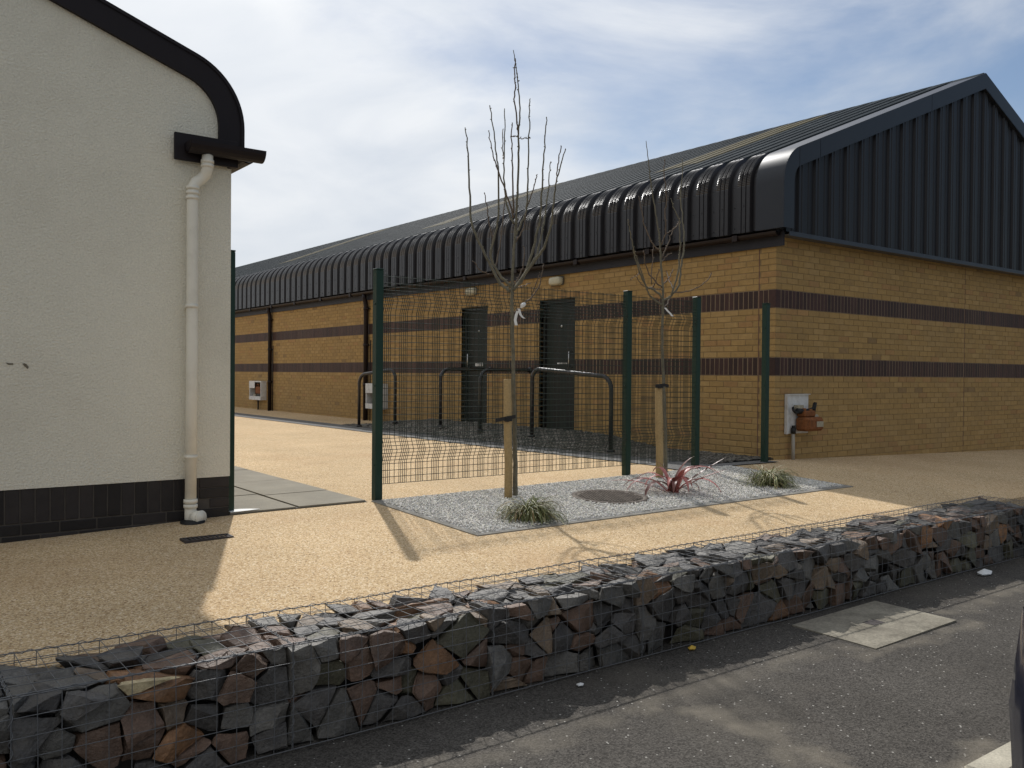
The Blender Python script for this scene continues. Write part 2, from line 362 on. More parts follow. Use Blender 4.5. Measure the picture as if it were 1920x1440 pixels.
def clamp(x, a=0.0, b=1.0): return max(a, min(b, x))
def ss(a, b, x): t = clamp((x - a) / (b - a)); return t * t * (3 - 2 * t)
BA = [-60, -30, -8.2, -6.7, -5, -1.5, 0, 6.8, 14, 60]; BZ = [-1.25, -1.2, -1.10, -1.05, -1.04, -1.005, -1.012, -1.19, -1.35, -1.42]
def hz(x, y):
    """height of the resin surface"""
    bz = float(np.interp(x, BA, BZ))
    if y < -0.2:
        g = min(bz - 0.03, -1.135); z = bz + (g - bz) * min(1, (-y - 0.2) / 2.6)
    elif x < 0: z = bz + (-1.03 - bz) * clamp((y + 0.2) / 4)
    else: z = bz
    return z + H0
def bank(x, y): return 0.13 * ss(1.6, 3.3, y) * (1 - ss(7.6, 9.0, y)) * ss(-1.25, -0.85, x)
def cray(px, py):
    return (CF + CR * ((px - 960) / FPX) - CU * ((py - 720) / FPX))
CL = Vector((-8.9696, -6.5766, H0))
def at_depth(px, py, d):           # d along the optical axis
    return CL + cray(px, py) * d
def depth_of(p): return (Vector(p) - CL).dot(CF)
def at_y(px, py, y): r = cray(px, py); return CL + r * ((y - CL.y) / r.y)
def on_ground(px, py):
    z = 0.45; r = cray(px, py)
    for _ in range(14):
        p = CL + r * ((z - CL.z) / r.z); z = 0.5 * z + 0.5 * hz(p.x, p.y)
    return p

# ------------------------------------------------------------------ ground
def patch(xs, ys, fz, name, m, skirt=None, parent=None):
    mb = MB(); nx, ny = len(xs), len(ys)
    vs = [(x, y, fz(x, y)) for y in ys for x in xs]
    fs = [(j * nx + i, j * nx + i + 1, (j + 1) * nx + i + 1, (j + 1) * nx + i) for j in range(ny - 1) for i in range(nx - 1)]
    mb.add(vs, fs, True)
    if skirt is not None:
        ring = [(x, ys[0]) for x in xs] + [(xs[-1], y) for y in ys[1:]] + [(x, ys[-1]) for x in xs[::-1][1:]] + [(xs[0], y) for y in ys[::-1][1:]]
        mb.strip([(x, y, fz(x, y)) for x, y in ring], [(x, y, fz(x, y) - skirt) for x, y in ring], False)
    return mb.build(name, m, parent, at=(0, 0, 0), recalc=False)
def lin(a, b, n): return [a + (b - a) * i / (n - 1) for i in range(n)]
g = MB(); g.quad((-900, -900, -0.35), (900, -900, -0.35), (900, 900, -0.35), (-900, 900, -0.35))
tag(g.build('ground', M_soil), kind='structure')
xs = lin(-40, -12, 8)[:-1] + lin(-12, 4, 65)[:-1] + lin(4, 40, 12)
ys = lin(-2.82, 3, 24)[:-1] + lin(3, 24, 30)[:-1] + lin(24, 60, 8)
tag(patch(xs, ys, hz, 'resin_paving', M_resin, skirt=0.9), kind='structure')
def roadz(x, y): return 0.004 * math.sin(x * 1.3 + y) + 0.003 * math.sin(y * 2.1 - x * 0.7)
rx = lin(-70, -14, 10)[:-1] + lin(-14, 6, 61)[:-1] + lin(6, 70, 10); ry = lin(-60, -9, 10)[:-1] + lin(-9, -2.78, 22)
tag(patch(rx, ry, roadz, 'road', M_asphalt), kind='structure')
# grey strip beside the brick building, then the rough bank in front of the doors
tag(patch(lin(-1.78, -1.18, 4), lin(0.1, 24, 60), lambda x, y: hz(x, y) + 0.008, 'grey_path', M_strip), kind='structure')
rb = random.Random(3)
def bankz(x, y):
    e = min(1, (x + 1.22) / 0.1) if x < -1.12 else 1
    return hz(x, y) + 0.012 + bank(x, y) + e * 0.02 * rb.random()
tag(patch(lin(-1.22, 0.0, 26), lin(0.0, 9.2, 150), bankz, 'gravel_bank', M_bank), kind='structure')
tag(patch(lin(-1.9, -0.2, 12), lin(-0.22, 0.1, 4), lambda x, y: hz(x, y) + 0.0085, 'threshold_path', M_strip), kind='structure')

# ------------------------------------------------------------------ brick building
BW, BLEN = 9.56, 38.0                         # gable width, length
bld = thing('brick_building', (0, 0, 0.4), 'long buff brick hall with two dark brick bands and curved dark metal roof', 'building')
RSPAN = (BW)                                   # wall faces: x = 0 (long side), y = 0 (gable)
Z_B2, Z_T2, Z_B1, Z_T1 = 1.513, 1.728, 2.338, 2.553
WALL_TOP = 3.19
DOORS = [(3.68, 4.55), (6.00, 6.82)]; DOOR_Z0, DOOR_Z1 = 0.615, 2.70
core = MB(); m_ = 0.0045
segs = [(m_, DOORS[0][0]), (DOORS[0][1], DOORS[1][0]), (DOORS[1][1], BLEN)]
for a, b in segs: core.box(m_, 0.30, a, b, -0.1, WALL_TOP)
for a, b in DOORS:
    core.box(m_, 0.30, a, b, DOOR_Z1, WALL_TOP); core.box(m_, 0.30, a, b, -0.1, DOOR_Z0)
core.box(0.30, BW - m_, m_, 0.30, -0.1, WALL_TOP)
core.box(BW - 0.3, BW - m_, 0.30, BLEN, -0.1, WALL_TOP)
core.box(0.30, BW - 0.3, BLEN - 0.3, BLEN, -0.1, WALL_TOP)
core.build('mortar_wall', M_mortar, bld)
M_pale = mat('pale_mortar', (0.20, 0.145, 0.095), rough=0.95, var=0.15, fine=0.1)
for z0_, z1_ in ((Z_B2 - 0.006, Z_T2 + 0.006), (Z_B1 - 0.006, Z_T1 + 0.006)):
    q = MB()
    for a, b in segs: q.box(0.0022, 0.0042, max(a, 0.0023), b, z0_, z1_)
    q.box(0.0044, BW - 0.01, 0.0022, 0.0042, z0_, z1_); q.build('band_mortar', M_pale, bld)

def buff():
    k = random.random()
    base = (0.335, 0.215, 0.082) if k < 0.6 else (0.355, 0.232, 0.094) if k < 0.8 else (0.31, 0.20, 0.08) if k < 0.93 else (0.33, 0.195, 0.08) if k < 0.99 else (0.24, 0.155, 0.07)
    s = random.uniform(0.98, 1.13); return tuple(c * s for c in base)
def plum():
    s = random.uniform(0.7, 1.3); return (0.042 * s, 0.0175 * s, 0.0135 * s)
bricks = []                                     # (kind, side, x0,x1,y0,y1,z0,z1)
JX, JY, JW = 4.70, 0.246, 0.014                 # movement joints
def cut(a, b, joint):
    lo, hi = joint - JW / 2, joint + JW / 2
    if b <= lo or a >= hi: return [(a, b)]
    return [(p, q) for p, q in ((a, lo), (hi, b)) if q - p > 0.02]
def minus(a, b, holes):
    out = [(a, b)]
    for h0, h1 in holes:
        nx = []
        for p, q in out:
            if q <= h0 or p >= h1: nx.append((p, q)); continue
            if p < h0 - 0.01: nx.append((p, h0))
            if q > h1 + 0.01: nx.append((h1, q))
        out = nx
    return [(p, q) for p, q in out if q - p > 0.02]
VIS_Y, VIS_X = 21.0, BW
courses = []
z = Z_B2 - 0.01 - 0.065
while z > 0.15: courses.append(z); z -= 0.075
courses = courses[::-1]
nlow = len(courses)
courses += [Z_T2 + 0.01 + 0.075 * i for i in range(8)] + [Z_T1 + 0.01 + 0.075 * i for i in range(9)]
for i, zc in enumerate(courses):
    par = (i + (0 if i < nlow else 1)) % 2
    y = 0.0 if par else 0.1125
    holes = DOORS if (zc + 0.065 > DOOR_Z0 and zc < DOOR_Z1 - 0.03) else []
    while y < VIS_Y:
        for a, b in cut(y, y + 0.215, JY):
            for p, q in minus(a, b, holes): bricks.append(('brick', 'L', 0, 0.1025, p, q, zc, zc + 0.065))
        y += 0.225
    x = 0.1125 if par else 0.0
    while x < VIS_X - 0.1:
        for a, b in cut(x, min(x + 0.215, BW), JX): bricks.append(('brick', 'R', a, b, 0, 0.1025, zc, zc + 0.065))
        x += 0.225
for z0, z1 in ((Z_B2, Z_T2), (Z_B1, Z_T1)):
    bricks.append(('soldier_brick', 'L', 0, 0.1025, 0, 0.1025, z0, z1))
    y = 0.1125
    while y < VIS_Y:
        for a, b in cut(y, y + 0.065, JY):
            for p, q in minus(a, b, DOORS): bricks.append(('soldier_brick', 'L', 0, 0.1025, p, q, z0, z1))
        y += 0.075
    x = 0.1125
    while x < VIS_X:
        for a, b in cut(x, x + 0.065, JX): bricks.append(('soldier_brick', 'R', a, b, 0, 0.1025, z0, z1))
        x += 0.075
def shown(b):
    """rough projected area in the photograph; 0 outside the frame or behind the fascia"""
    x = (b[2] + b[3]) / 2 if b[1] == 'R' else 0; y = (b[4] + b[5]) / 2 if b[1] == 'L' else 0; zz = (b[6] + b[7]) / 2
    d = Vector((x, y, zz)) - CL; dd = d.dot(CF)
    u = d.dot(CR) / dd * FPX + 960
    if u > 1915 or u < 440 or zz > 3.20 or (b[1] == 'L' and zz > 3.06) or zz < 0.36: return 0
    cosv = abs(d.normalized().x if b[1] == 'L' else d.normalized().y)
    w = (b[5] - b[4]) if b[1] == 'L' else (b[3] - b[2])
    return w * (b[7] - b[6]) * cosv / dd ** 2
keep = set()
for kind in ('brick', 'soldier_brick'):
    idx = [i for i, b in enumerate(bricks) if b[0] == kind]
    idx.sort(key=lambda i: -shown(bricks[i])); keep |= set(idx[:300])
share = {}
rest = {'brick': MB(), 'soldier_brick': MB()}
for i, b in enumerate(bricks):
    kind, side, x0, x1, y0, y1, z0, z1 = b
    pr = random.uniform(-0.0018, 0.0018)
    ox, oy = (pr, 0) if side == 'L' else (0, pr)
    if i in keep:
        dims = (round(x1 - x0, 4), round(y1 - y0, 4), round(z1 - z0, 4))
        key = (kind, dims, random.randrange(14))
        if key not in share:
            q = MB(); q.cur = buff() if kind == 'brick' else plum()
            q.bevbox(-dims[0] / 2, dims[0] / 2, -dims[1] / 2, dims[1] / 2, -dims[2] / 2, dims[2] / 2, 0.0035)
            share[key] = q.mesh(kind, M_brick if kind == 'brick' else M_dbrick)
        link_mesh(kind, share[key], bld, ((x0 + x1) / 2 + ox, (y0 + y1) / 2 + oy, (z0 + z1) / 2))
    else:
        q = rest[kind]; q.cur = buff() if kind == 'brick' else plum()
        q.box(x0 + ox, x1 + ox, y0 + oy, y1 + oy, z0, z1)
tag(rest['brick'].build('brickwork', M_brick, bld, recalc=False), kind='stuff')
tag(rest['soldier_brick'].build('soldier_course', M_dbrick, bld, recalc=False), kind='stuff')
q = MB(); q.box(0.0012, 0.02, JY - JW / 2 + 0.001, JY + JW / 2 - 0.001, 0.2, 3.06); q.build('sealant_joint', M_sealant, bld)
q = MB(); q.box(JX - JW / 2 + 0.001, JX + JW / 2 - 0.001, 0.0012, 0.02, 0.1, WALL_TOP); q.build('sealant_joint', M_sealant, bld)

# doors
for k, (a, b) in enumerate(DOORS):
    dx = 0.105
    fr = MB()
    fr.box(dx - 0.03, dx + 0.06, a + 0.002, a + 0.055, DOOR_Z0, DOOR_Z1 - 0.002); fr.box(dx - 0.03, dx + 0.06, b - 0.055, b - 0.002, DOOR_Z0, DOOR_Z1 - 0.002)
    fr.box(dx - 0.03, dx + 0.06, a + 0.055, b - 0.055, DOOR_Z1 - 0.06, DOOR_Z1 - 0.002)
    d = MB(); d.bevbox(dx, dx + 0.05, a + 0.058, b - 0.058, DOOR_Z0 + 0.01, DOOR_Z1 - 0.063, 0.003)
    door = d.build('door', M_door, bld)
    fr.build('door_frame', M_doorframe, door)
    th_ = MB(); th_.box(-0.02, 0.12, a - 0.02, b + 0.02, DOOR_Z0 - 0.1, DOOR_Z0 - 0.003); th_.build('threshold', M_conc, door)
    hy = (a + 0.2) if k == 0 else (b - 0.12)
    h = MB(); h.tube([(dx, hy, 1.62), (dx - 0.05, hy, 1.62), (dx - 0.05, hy, 1.86), (dx, hy, 1.86)], 0.009, 8); h.build('pull_handle', M_steel, door)
    p = MB(); p.bevbox(dx - 0.006, dx - 0.0005, (a + b) / 2 - 0.14, (a + b) / 2 + 0.10, 1.62 + (0.02 if k else 0.05), 1.70 if k else 1.69, 0.001); sp = p.build('sign_plate', M_plate, door)
    ln = MB()
    for j in range(5): ln.box(dx - 0.0085, dx - 0.0065, (a + b) / 2 - 0.12 + j * 0.04, (a + b) / 2 - 0.104 + j * 0.04, 1.645 if k else 1.672, 1.695 if k else 1.688)
    ln.build('plate_lettering', M_boxin, door)
    l = MB(); l.tube([(dx - 0.012, (a + b) / 2, 2.27), (dx + 0.002, (a + b) / 2, 2.27)], 0.022, 12); l.build('lock_cylinder', M_steel, door)

# eaves: fascia, gutter, downpipes
q = MB(); q.box(-0.035, -0.004, -0.12, BLEN, 3.07, 3.26); q.build('fascia_board', M_fascia, bld)
q = MB(); q.box(-0.13, 0.0, -0.14, BLEN, 3.262, 3.275); q.build('soffit_board', M_fascia, bld)
gt = MB(); prof = [(-0.105 + 0.055 * math.cos(t), 3.235 + 0.055 * math.sin(t)) for t in lin(math.pi, 2 * math.pi, 11)]
prof2 = [(-0.105 + 0.05 * math.cos(t), 3.235 + 0.05 * math.sin(t)) for t in lin(2 * math.pi, math.pi, 11)]
gt.prism(prof + prof2, -0.1, BLEN)
gut = gt.build('gutter', M_gutter, bld)
for i in range(14):
    y = 0.5 + i * 1.5; u = MB(); u.box(-0.165, -0.10, y - 0.04, y + 0.04, 3.172, 3.182); u.box(-0.168, -0.161, y - 0.04, y + 0.04, 3.172, 3.245); u.build('gutter_bracket', M_gutter, gut)
for y, zb in ((10.42, 0.42), (15.8, 0.44)):
    dp = MB(); dp.tube([(-0.105, y, 3.19), (-0.105, y, 3.10), (-0.075, y, 3.02), (-0.062, y, 2.93), (-0.062, y, zb)], 0.05, 12)
    dpo = dp.build('downpipe', M_gutter, bld)
    for zz in (2.88, 2.1, 1.25):
        c = MB(); c.tube([(-0.062, y, zz - 0.03), (-0.062, y, zz + 0.03)], 0.058, 12); c.box(-0.06, 0.0, y - 0.10, y - 0.07, zz - 0.012, zz + 0.012); c.box(-0.06, 0, y + 0.07, y + 0.10, zz - 0.012, zz + 0.012)
        c.box(-0.065, -0.05, y - 0.1, y + 0.1, zz - 0.012, zz + 0.012); c.build('pipe_clip', M_gutter, dpo)
    hp = MB(); hp.tube([(-0.05, y - 0.19, 0.4), (-0.05, y - 0.19, 2.2)], 0.012, 6); hp.build('side_conduit', M_gutter, dpo)

# roof profile in (x, z)
RR = 0.43; SL = math.atan(0.40); XS = -0.13; ZV0, ZV1 = 3.262, 3.82
RX, RZ = BW / 2, None
def roof_profile(nv=3, na=52, slope_len=0.16, off=0.0):
    P = []
    for i in range(nv): P.append(((XS - off), ZV0 + (ZV1 - ZV0) * i / nv, (-1, 0), 0))
    cx = XS + RR
    for i in range(na + 1):
        t = math.pi - (math.pi / 2 - SL) * i / na
        P.append((cx + (RR + off) * math.cos(t), ZV1 + (RR + off) * math.sin(t), (math.cos(t), math.sin(t)), 1))
    ex, ez, nr = P[-1][0], P[-1][1], P[-1][2]
    P.append((ex + slope_len * math.cos(SL), ez + slope_len * math.sin(SL), nr, 0))
    return P
PE = roof_profile()
EX, EZ = PE[-2][0], PE[-2][1]
RZ = EZ + (RX - EX) * math.tan(SL)
CORR = [(0, 0), (0.095, 0), (0.113, 0.050), (0.164, 0.050), (0.171, 0.026), (0.179, 0.050), (0.231, 0.050), (0.238, 0.026), (0.246, 0.050), (0.300, 0.050), (0.318, 0)]
def corr_cols(width):
    out = []; n = round(width / 0.3333)
    for k in range(n):
        for u, h in CORR: out.append((k * width / n + u * (width / n / 0.3333), h))
    out.append((width, 0)); return out
def sheet_mesh(P, width, name, m, crimp=True):
    cols = corr_cols(width); vs = []; nP = len(P)
    for i, (x, zz, nr, arc) in enumerate(P):
        for u, h in cols:
            hh = h
            if crimp and arc and i % 2 and 3 < i < nP - 3: hh = h - (0.006 if h > 0.02 else 0.0015)
            vs.append((x + nr[0] * hh, u, zz + nr[1] * hh))
    nc = len(cols)
    fs = [(i * nc + j, i * nc + j + 1, (i + 1) * nc + j + 1, (i + 1) * nc + j) for i in range(nP - 1) for j in range(nc - 1)]
    mb = MB(); mb.add(vs, fs, False)
    if crimp:
        for k in range(3):
            for uu in (0.05, 0.205):
                for zz in (ZV0 + 0.07, ZV0 + 0.33):
                    hh = 0.0 if uu < 0.1 else 0.050; y = k / 3 + uu; mb.box(XS - hh - 0.007, XS - hh, y - 0.007, y + 0.007, zz - 0.007, zz + 0.007)
    return mb.mesh(name, m, recalc=False)
Y0 = 0.15
me_eave = sheet_mesh(PE, 1.0, 'curved_sheet', M_sheet)
sx, sz = EX + 0.16 * math.cos(SL), EZ + 0.16 * math.sin(SL)
nr = (-math.sin(SL), math.cos(SL))
PS = [(sx - 0.12 * math.cos(SL) + nr[0] * 0.004, sz - 0.12 * math.sin(SL) + nr[1] * 0.004, nr, 0), (RX + nr[0] * 0.004, RZ + nr[1] * 0.004, nr, 0)]
me_roof = sheet_mesh(PS, 1.0, 'roof_sheet', M_roof, False)
def on_slope(s): return (sx + s * math.cos(SL), sz + s * math.sin(SL))
LS = (RX - sx) / math.cos(SL)
pa, pb = on_slope(0.9), on_slope(LS - 0.35)
PL = [(pa[0] + nr[0] * 0.008, pa[1] + nr[1] * 0.008, nr, 0), (pb[0] + nr[0] * 0.008, pb[1] + nr[1] * 0.008, nr, 0)]
me_light = sheet_mesh(PL, 1.0, 'rooflight_sheet', M_rooflight, False)
NS = int(BLEN - Y0)
for k in range(NS):
    link_mesh('curved_sheet', me_eave, bld, (0, Y0 + k, 0))
    link_mesh('roof_sheet', me_roof, bld, (0, Y0 + k, 0))
    if k in (2, 9, 17): link_mesh('rooflight_sheet', me_light, bld, (0, Y0 + k, 0))
# far slope and back eave, plain sheets behind the ridge
q = MB()
A = [(RX, RZ)] + [(BW - p[0], p[1]) for p in PE[::-1]][1:]
q.strip([(x, Y0, zz) for x, zz in A], [(x, BLEN, zz) for x, zz in A]); q.build('rear_roof', M_roof, bld, recalc=False)
q = MB(); q.strip([(p[0], BLEN, p[1]) for p in PE[:-1]] + [(RX, BLEN, RZ)], [(p[0], BLEN, 3.0) for p in PE[:-1]] + [(RX, BLEN, 3.0)], False)
q.strip([(BW - p[0], BLEN, p[1]) for p in PE[:-1]] + [(RX, BLEN, RZ)], [(BW - p[0], BLEN, 3.0) for p in PE[:-1]] + [(RX, BLEN, 3.0)], False); q.build('rear_gable', M_gable, bld)
# ridge capping in lengths
for k in range(13):
    y0, y1 = -0.2 + k * 2.95, -0.2 + k * 2.95 + 2.935
    q = MB(); c, s = math.cos(SL), math.sin(SL)
    q.prism([(RX - 0.26 * c, RZ - 0.26 * s + 0.045), (RX, RZ + 0.055), (RX + 0.26 * c, RZ - 0.26 * s + 0.045), (RX + 0.26 * c, RZ - 0.26 * s + 0.035), (RX, RZ + 0.045), (RX - 0.26 * c, RZ - 0.26 * s + 0.035)], y0, y1)
    q.build('ridge_cap', M_roof, bld)
# verge flashing, smooth over the curve, and barge boards on the gable
PV = roof_profile(off=0.040)
endx, endz = PV[-2][0], PV[-2][1]
PVl = [(p[0], p[1]) for p in PV[:-1]]
top = (RX, endz + (RX - endx) * math.tan(SL))
def verge(mir):
    f = (lambda x: BW - x) if mir else (lambda x: x)
    q = MB(); q.strip([(f(x), -0.215, zz) for x, zz in PVl], [(f(x), Y0 + 0.03, zz) for x, zz in PVl]); q.build('curved_verge', M_flash, bld, recalc=False)
    q = MB(); A = [PVl[-1], top]; q.strip([(f(x), -0.215, zz) for x, zz in A], [(f(x), Y0 + 0.03, zz) for x, zz in A]); q.build('verge_flashing', M_flash, bld, recalc=False)
    inn = []
    W_ = 0.215
    for x, zz in PVl:
        inn.append((min(x + 0.16, XS + 0.145) if zz < ZV1 else None, zz))
    cx = XS + RR
    poly_out = PVl
    ang = [math.pi - (math.pi / 2 - SL) * i / 12 for i in range(13)]
    ri = RR + 0.04 - 0.20
    inner = [(XS + 0.16, ZV0)] + [(cx + ri * math.cos(t), ZV1 + ri * math.sin(t)) for t in ang]
    outer = [(XS - 0.04, ZV0)] + [(cx + (RR + 0.04) * math.cos(t), ZV1 + (RR + 0.04) * math.sin(t)) for t in ang]
    q = MB()
    for i in range(len(inner) - 1):
        q.prism([(f(outer[i][0]), outer[i][1]), (f(outer[i + 1][0]), outer[i + 1][1]), (f(inner[i + 1][0]), inner[i + 1][1]), (f(inner[i][0]), inner[i][1])], -0.225, -0.2155)
    q.build('curved_barge', M_flash, bld)
    o1, i1 = outer[-1], inner[-1]
    Lt = (RX - o1[0])
    cuts = [0.0, 0.42, Lt * 0.66, Lt]
    for a, b in zip(cuts, cuts[1:]):
        xa, xb = o1[0] + a + 0.004, o1[0] + b - (0.004 if b < Lt else 0)
        za, zb = o1[1] + (xa - o1[0]) * 0.4, o1[1] + (xb - o1[0]) * 0.4
        q = MB(); q.prism([(f(xa), za), (f(xb), zb), (f(xb), zb - 0.225), (f(xa), za - 0.225)], -0.228, -0.2155); q.build('barge_board', M_flash, bld)
        q = MB(); q.prism([(f(xa), za - 0.226), (f(xb), zb - 0.226), (f(xb), zb - 0.236), (f(xa), za - 0.236)], -0.226, -0.12); q.build('barge_return', M_flash, bld)
verge(False); verge(True)
# gable cladding sheets (vertical ribs), trimmed to the slope
def top_at(x):
    xx = min(x, BW - x)
    if xx < XS + 0.05: return ZV0
    cx = XS + RR
    if xx < EX: t = math.sqrt(max(0, (RR) ** 2 - (xx - cx) ** 2)); return ZV1 + t - 0.05
    return EZ + (xx - EX) * 0.4 - 0.05
GPRO = [(0, 0), (0.10, 0), (0.106, 0.006), (0.112, 0), (0.20, 0), (0.214, 0.030), (0.250, 0.030), (0.262, 0.014), (0.274, 0.030), (0.308, 0.030), (0.322, 0)]
x = XS + 0.10
while x < BW - XS - 0.11:
    w = min(1.0, BW - XS - 0.1 - x); cols = [(k_ / 3 + u, h) for k_ in range(3) for u, h in GPRO if k_ / 3 + u <= w + 1e-6]
    A = [(x + u, -0.155 - h, 3.235) for u, h in cols]; B = [(x + u, -0.155 - h, top_at(x + u)) for u, h in cols]
    q = MB(); q.strip(A, B, False); q.build('cladding_sheet', M_gable, bld, recalc=False); x += 1.0
q = MB(); q.bevbox(-0.02, BW + 0.02, -0.203, -0.190, 3.178, 3.234, 0.003); q.build('base_trim', mat('trim_blue', (0.040, 0.048, 0.062), rough=0.5, spec=0.3), bld)
q = MB(); q.box(-0.01, BW + 0.01, -0.189, -0.003, 3.196, 3.202); q.build('gable_soffit', mat('soffit_grey', (0.10, 0.095, 0.09), rough=0.7), bld)
q = MB(); q.box(XS + 0.02, BW - XS - 0.02, -0.10, -0.08, 3.235, 3.9); q.box(0.2, BW - 0.2, -0.10, -0.08, 3.9, 4.05)
q.add([(0.2, -0.09, 4.05), (BW - 0.2, -0.09, 4.05), (RX, -0.09, RZ - 0.05)], [(0, 1, 2)]); q.build('gable_lining', M_gable, bld)

# wall lamps
for y, lab in ((6.46, 'round cream bulkhead lamp above the farther dark door'), (4.09, 'oblong cream bulkhead lamp above the nearer dark door')):
    t = thing('bulkhead_lamp', (0, y, 2.97), lab, 'wall lamp', 'bulkhead lamps over the doors')
    q = MB(); q.bevbox(-0.03, -0.003, y - 0.15, y + 0.15, 2.905, 3.045, 0.01); q.build('lamp_base', M_lampbase, t)
    q = MB(); prof = [(0.0, 0.0), (0.03, 0.0), (0.055, 0.02), (0.07, 0.05)]
    rows = []
    for d_, s_ in ((0.03, 1.0), (0.06, 1.0), (0.085, 0.92), (0.10, 0.75), (0.105, 0.4)):
        rows.append([(-d_, y + 0.145 * s_ * math.copysign(abs(math.cos(t_)) ** 0.55, math.cos(t_)), 2.975 + 0.068 * s_ * math.copysign(abs(math.sin(t_)) ** 0.55, math.sin(t_))) for t_ in lin(0, 2 * math.pi, 25)[:-1]])
    n = 24
    q.add([p for r_ in rows for p in r_], [(i * n + j, i * n + (j + 1) % n, (i + 1) * n + (j + 1) % n, (i + 1) * n + j) for i in range(4) for j in range(n)] + [tuple(4 * n + j for j in range(n))], True)
    q.build('diffuser', M_lampglass, t)

# gas meter boxes, covers gone
def meter_box_long(y0, y1, z0, z1, lab, rusty):
    t = thing('meter_box', (0, (y0 + y1) / 2, z0), lab, 'meter box', 'white meter boxes along the long wall')
    d = 0.16; e = 0.03
    q = MB(); q.box(-0.012, -0.002, y0, y1, z0, z1)
    q.box(-d, -0.012, y0, y0 + e, z0, z1); q.box(-d, -0.012, y1 - e, y1, z0, z1); q.box(-d, -0.012, y0 + e, y1 - e, z0, z0 + e); q.box(-d, -0.012, y0 + e, y1 - e, z1 - e, z1)
    zt = z1 - (z1 - z0) * 0.38; zb = z0 + (z1 - z0) * 0.2
    q.box(-d - 0.008, -d - 0.001, y0, y1, z0, zb)
    if rusty: q.box(-d - 0.008, -d - 0.001, y0 + (y1 - y0) * 0.52, y1, zt, z1)
    else: q.box(-d - 0.008, -d - 0.001, y0, y1, zt, z1)
    q.build('casing', M_white, t)
    q = MB(); q.box(-0.02, -0.0135, y0 + e, y1 - e, z0 + e, z1 - e); q.build('back_panel', M_boxin, t)
    if rusty:
        q = MB(); q.bevbox(-d + 0.01, -0.03, y0 + 0.08, y0 + 0.42, z0 + 0.17, z0 + 0.36, 0.02); q.tube([(-0.1, y0 + 0.3, z0 + 0.36), (-0.1, y0 + 0.3, z0 + 0.42), (-0.1, y0 + 0.5, z0 + 0.42), (-0.1, y0 + 0.5, z0 + 0.1)], 0.02, 8); q.build('meter', M_rust, t)
        q = MB(); q.tube([(-0.12, y0 + 0.5, z0 + 0.06), (-0.12, y0 + 0.5, z0 + 0.16)], 0.05, 10); q.build('valve', M_brass, t)
        q = MB(); q.tube([(-0.06, y0 + 0.45, z0 - 0.34), (-0.06, y0 + 0.45, z0)], 0.02, 8); q.build('supply_pipe', M_black, t)
    else:
        q = MB(); q.bevbox(-0.10, -0.03, y0 + 0.1, y0 + 0.5, z0 + 0.12, z0 + 0.3, 0.02); q.build('meter', M_boxin, t)
meter_box_long(16.16, 17.0, 0.75, 1.26, 'white meter box with rusty meter showing, left of the farthest downpipe', True)
meter_box_long(9.55, 10.22, 0.75, 1.28, 'white meter box behind the tall green post beside a brown downpipe', False)
t = thing('meter_box', (0.42, 0, 0.45), 'open white meter box with rusty orange meter on the gable wall', 'meter box')
q = MB(); q.bevbox(0.19, 0.66, -0.022, -0.003, 0.795, 1.285, 0.004); q.box(0.19, 0.20, -0.05, -0.0225, 0.795, 1.285); q.box(0.2, 0.66, -0.05, -0.0225, 1.277, 1.285)
q.build('back_plate', M_white, t)
q = MB(); q.bevbox(0.37, 0.73, -0.20, -0.03, 0.83, 1.00, 0.025); q.bevbox(0.40, 0.62, -0.16, -0.03, 1.002, 1.08, 0.015)
q.bevbox(0.41, 0.70, -0.215, -0.19, 0.85, 0.975, 0.01); q.tube([(0.45, -0.1, 1.06), (0.45, -0.1, 1.11)], 0.03, 10); q.tube([(0.57, -0.1, 1.06), (0.57, -0.1, 1.10)], 0.03, 10); q.build('meter', M_rust, t)
q = MB(); q.bevbox(0.55, 0.69, -0.221, -0.2155, 0.88, 0.95, 0.003); q.build('meter_dial', M_brass, t)
q = MB(); q.tube([(0.27, -0.07, 1.12), (0.25, -0.09, 1.09), (0.28, -0.1, 1.06), (0.40, -0.1, 1.07), (0.64, -0.1, 1.105), (0.67, -0.1, 1.17)], 0.016, 8); q.tube([(0.655, -0.1, 1.04), (0.68, -0.11, 1.18)], 0.02, 8); q.tube([(0.33, -0.09, 1.08), (0.48, -0.09, 1.07)], 0.034, 10); q.build('regulator_pipe', M_black, t)
q = MB(); q.bevbox(0.335, 0.46, -0.10, -0.03, 1.10, 1.15, 0.008); q.bevbox(0.57, 0.61, -0.11, -0.05, 1.06, 1.10, 0.006); q.tube([(0.66, -0.08, 1.0), (0.75, -0.08, 1.0)], 0.03, 10); q.build('regulator', M_brass, t)
q = MB(); q.tube([(0.30, -0.06, 0.87), (0.30, -0.06, 0.80)], 0.03, 10); q.tube([(0.30, -0.06, 0.90), (0.30, -0.06, 0.87)], 0.02, 10); q.build('valve', M_black, t)
q = MB(); q.tube([(0.30, -0.06, 0.40), (0.295, -0.06, 0.795)], 0.022, 10); q.build('supply_pipe', mat('grey_pipe', (0.32, 0.29, 0.24), rough=0.6), t)

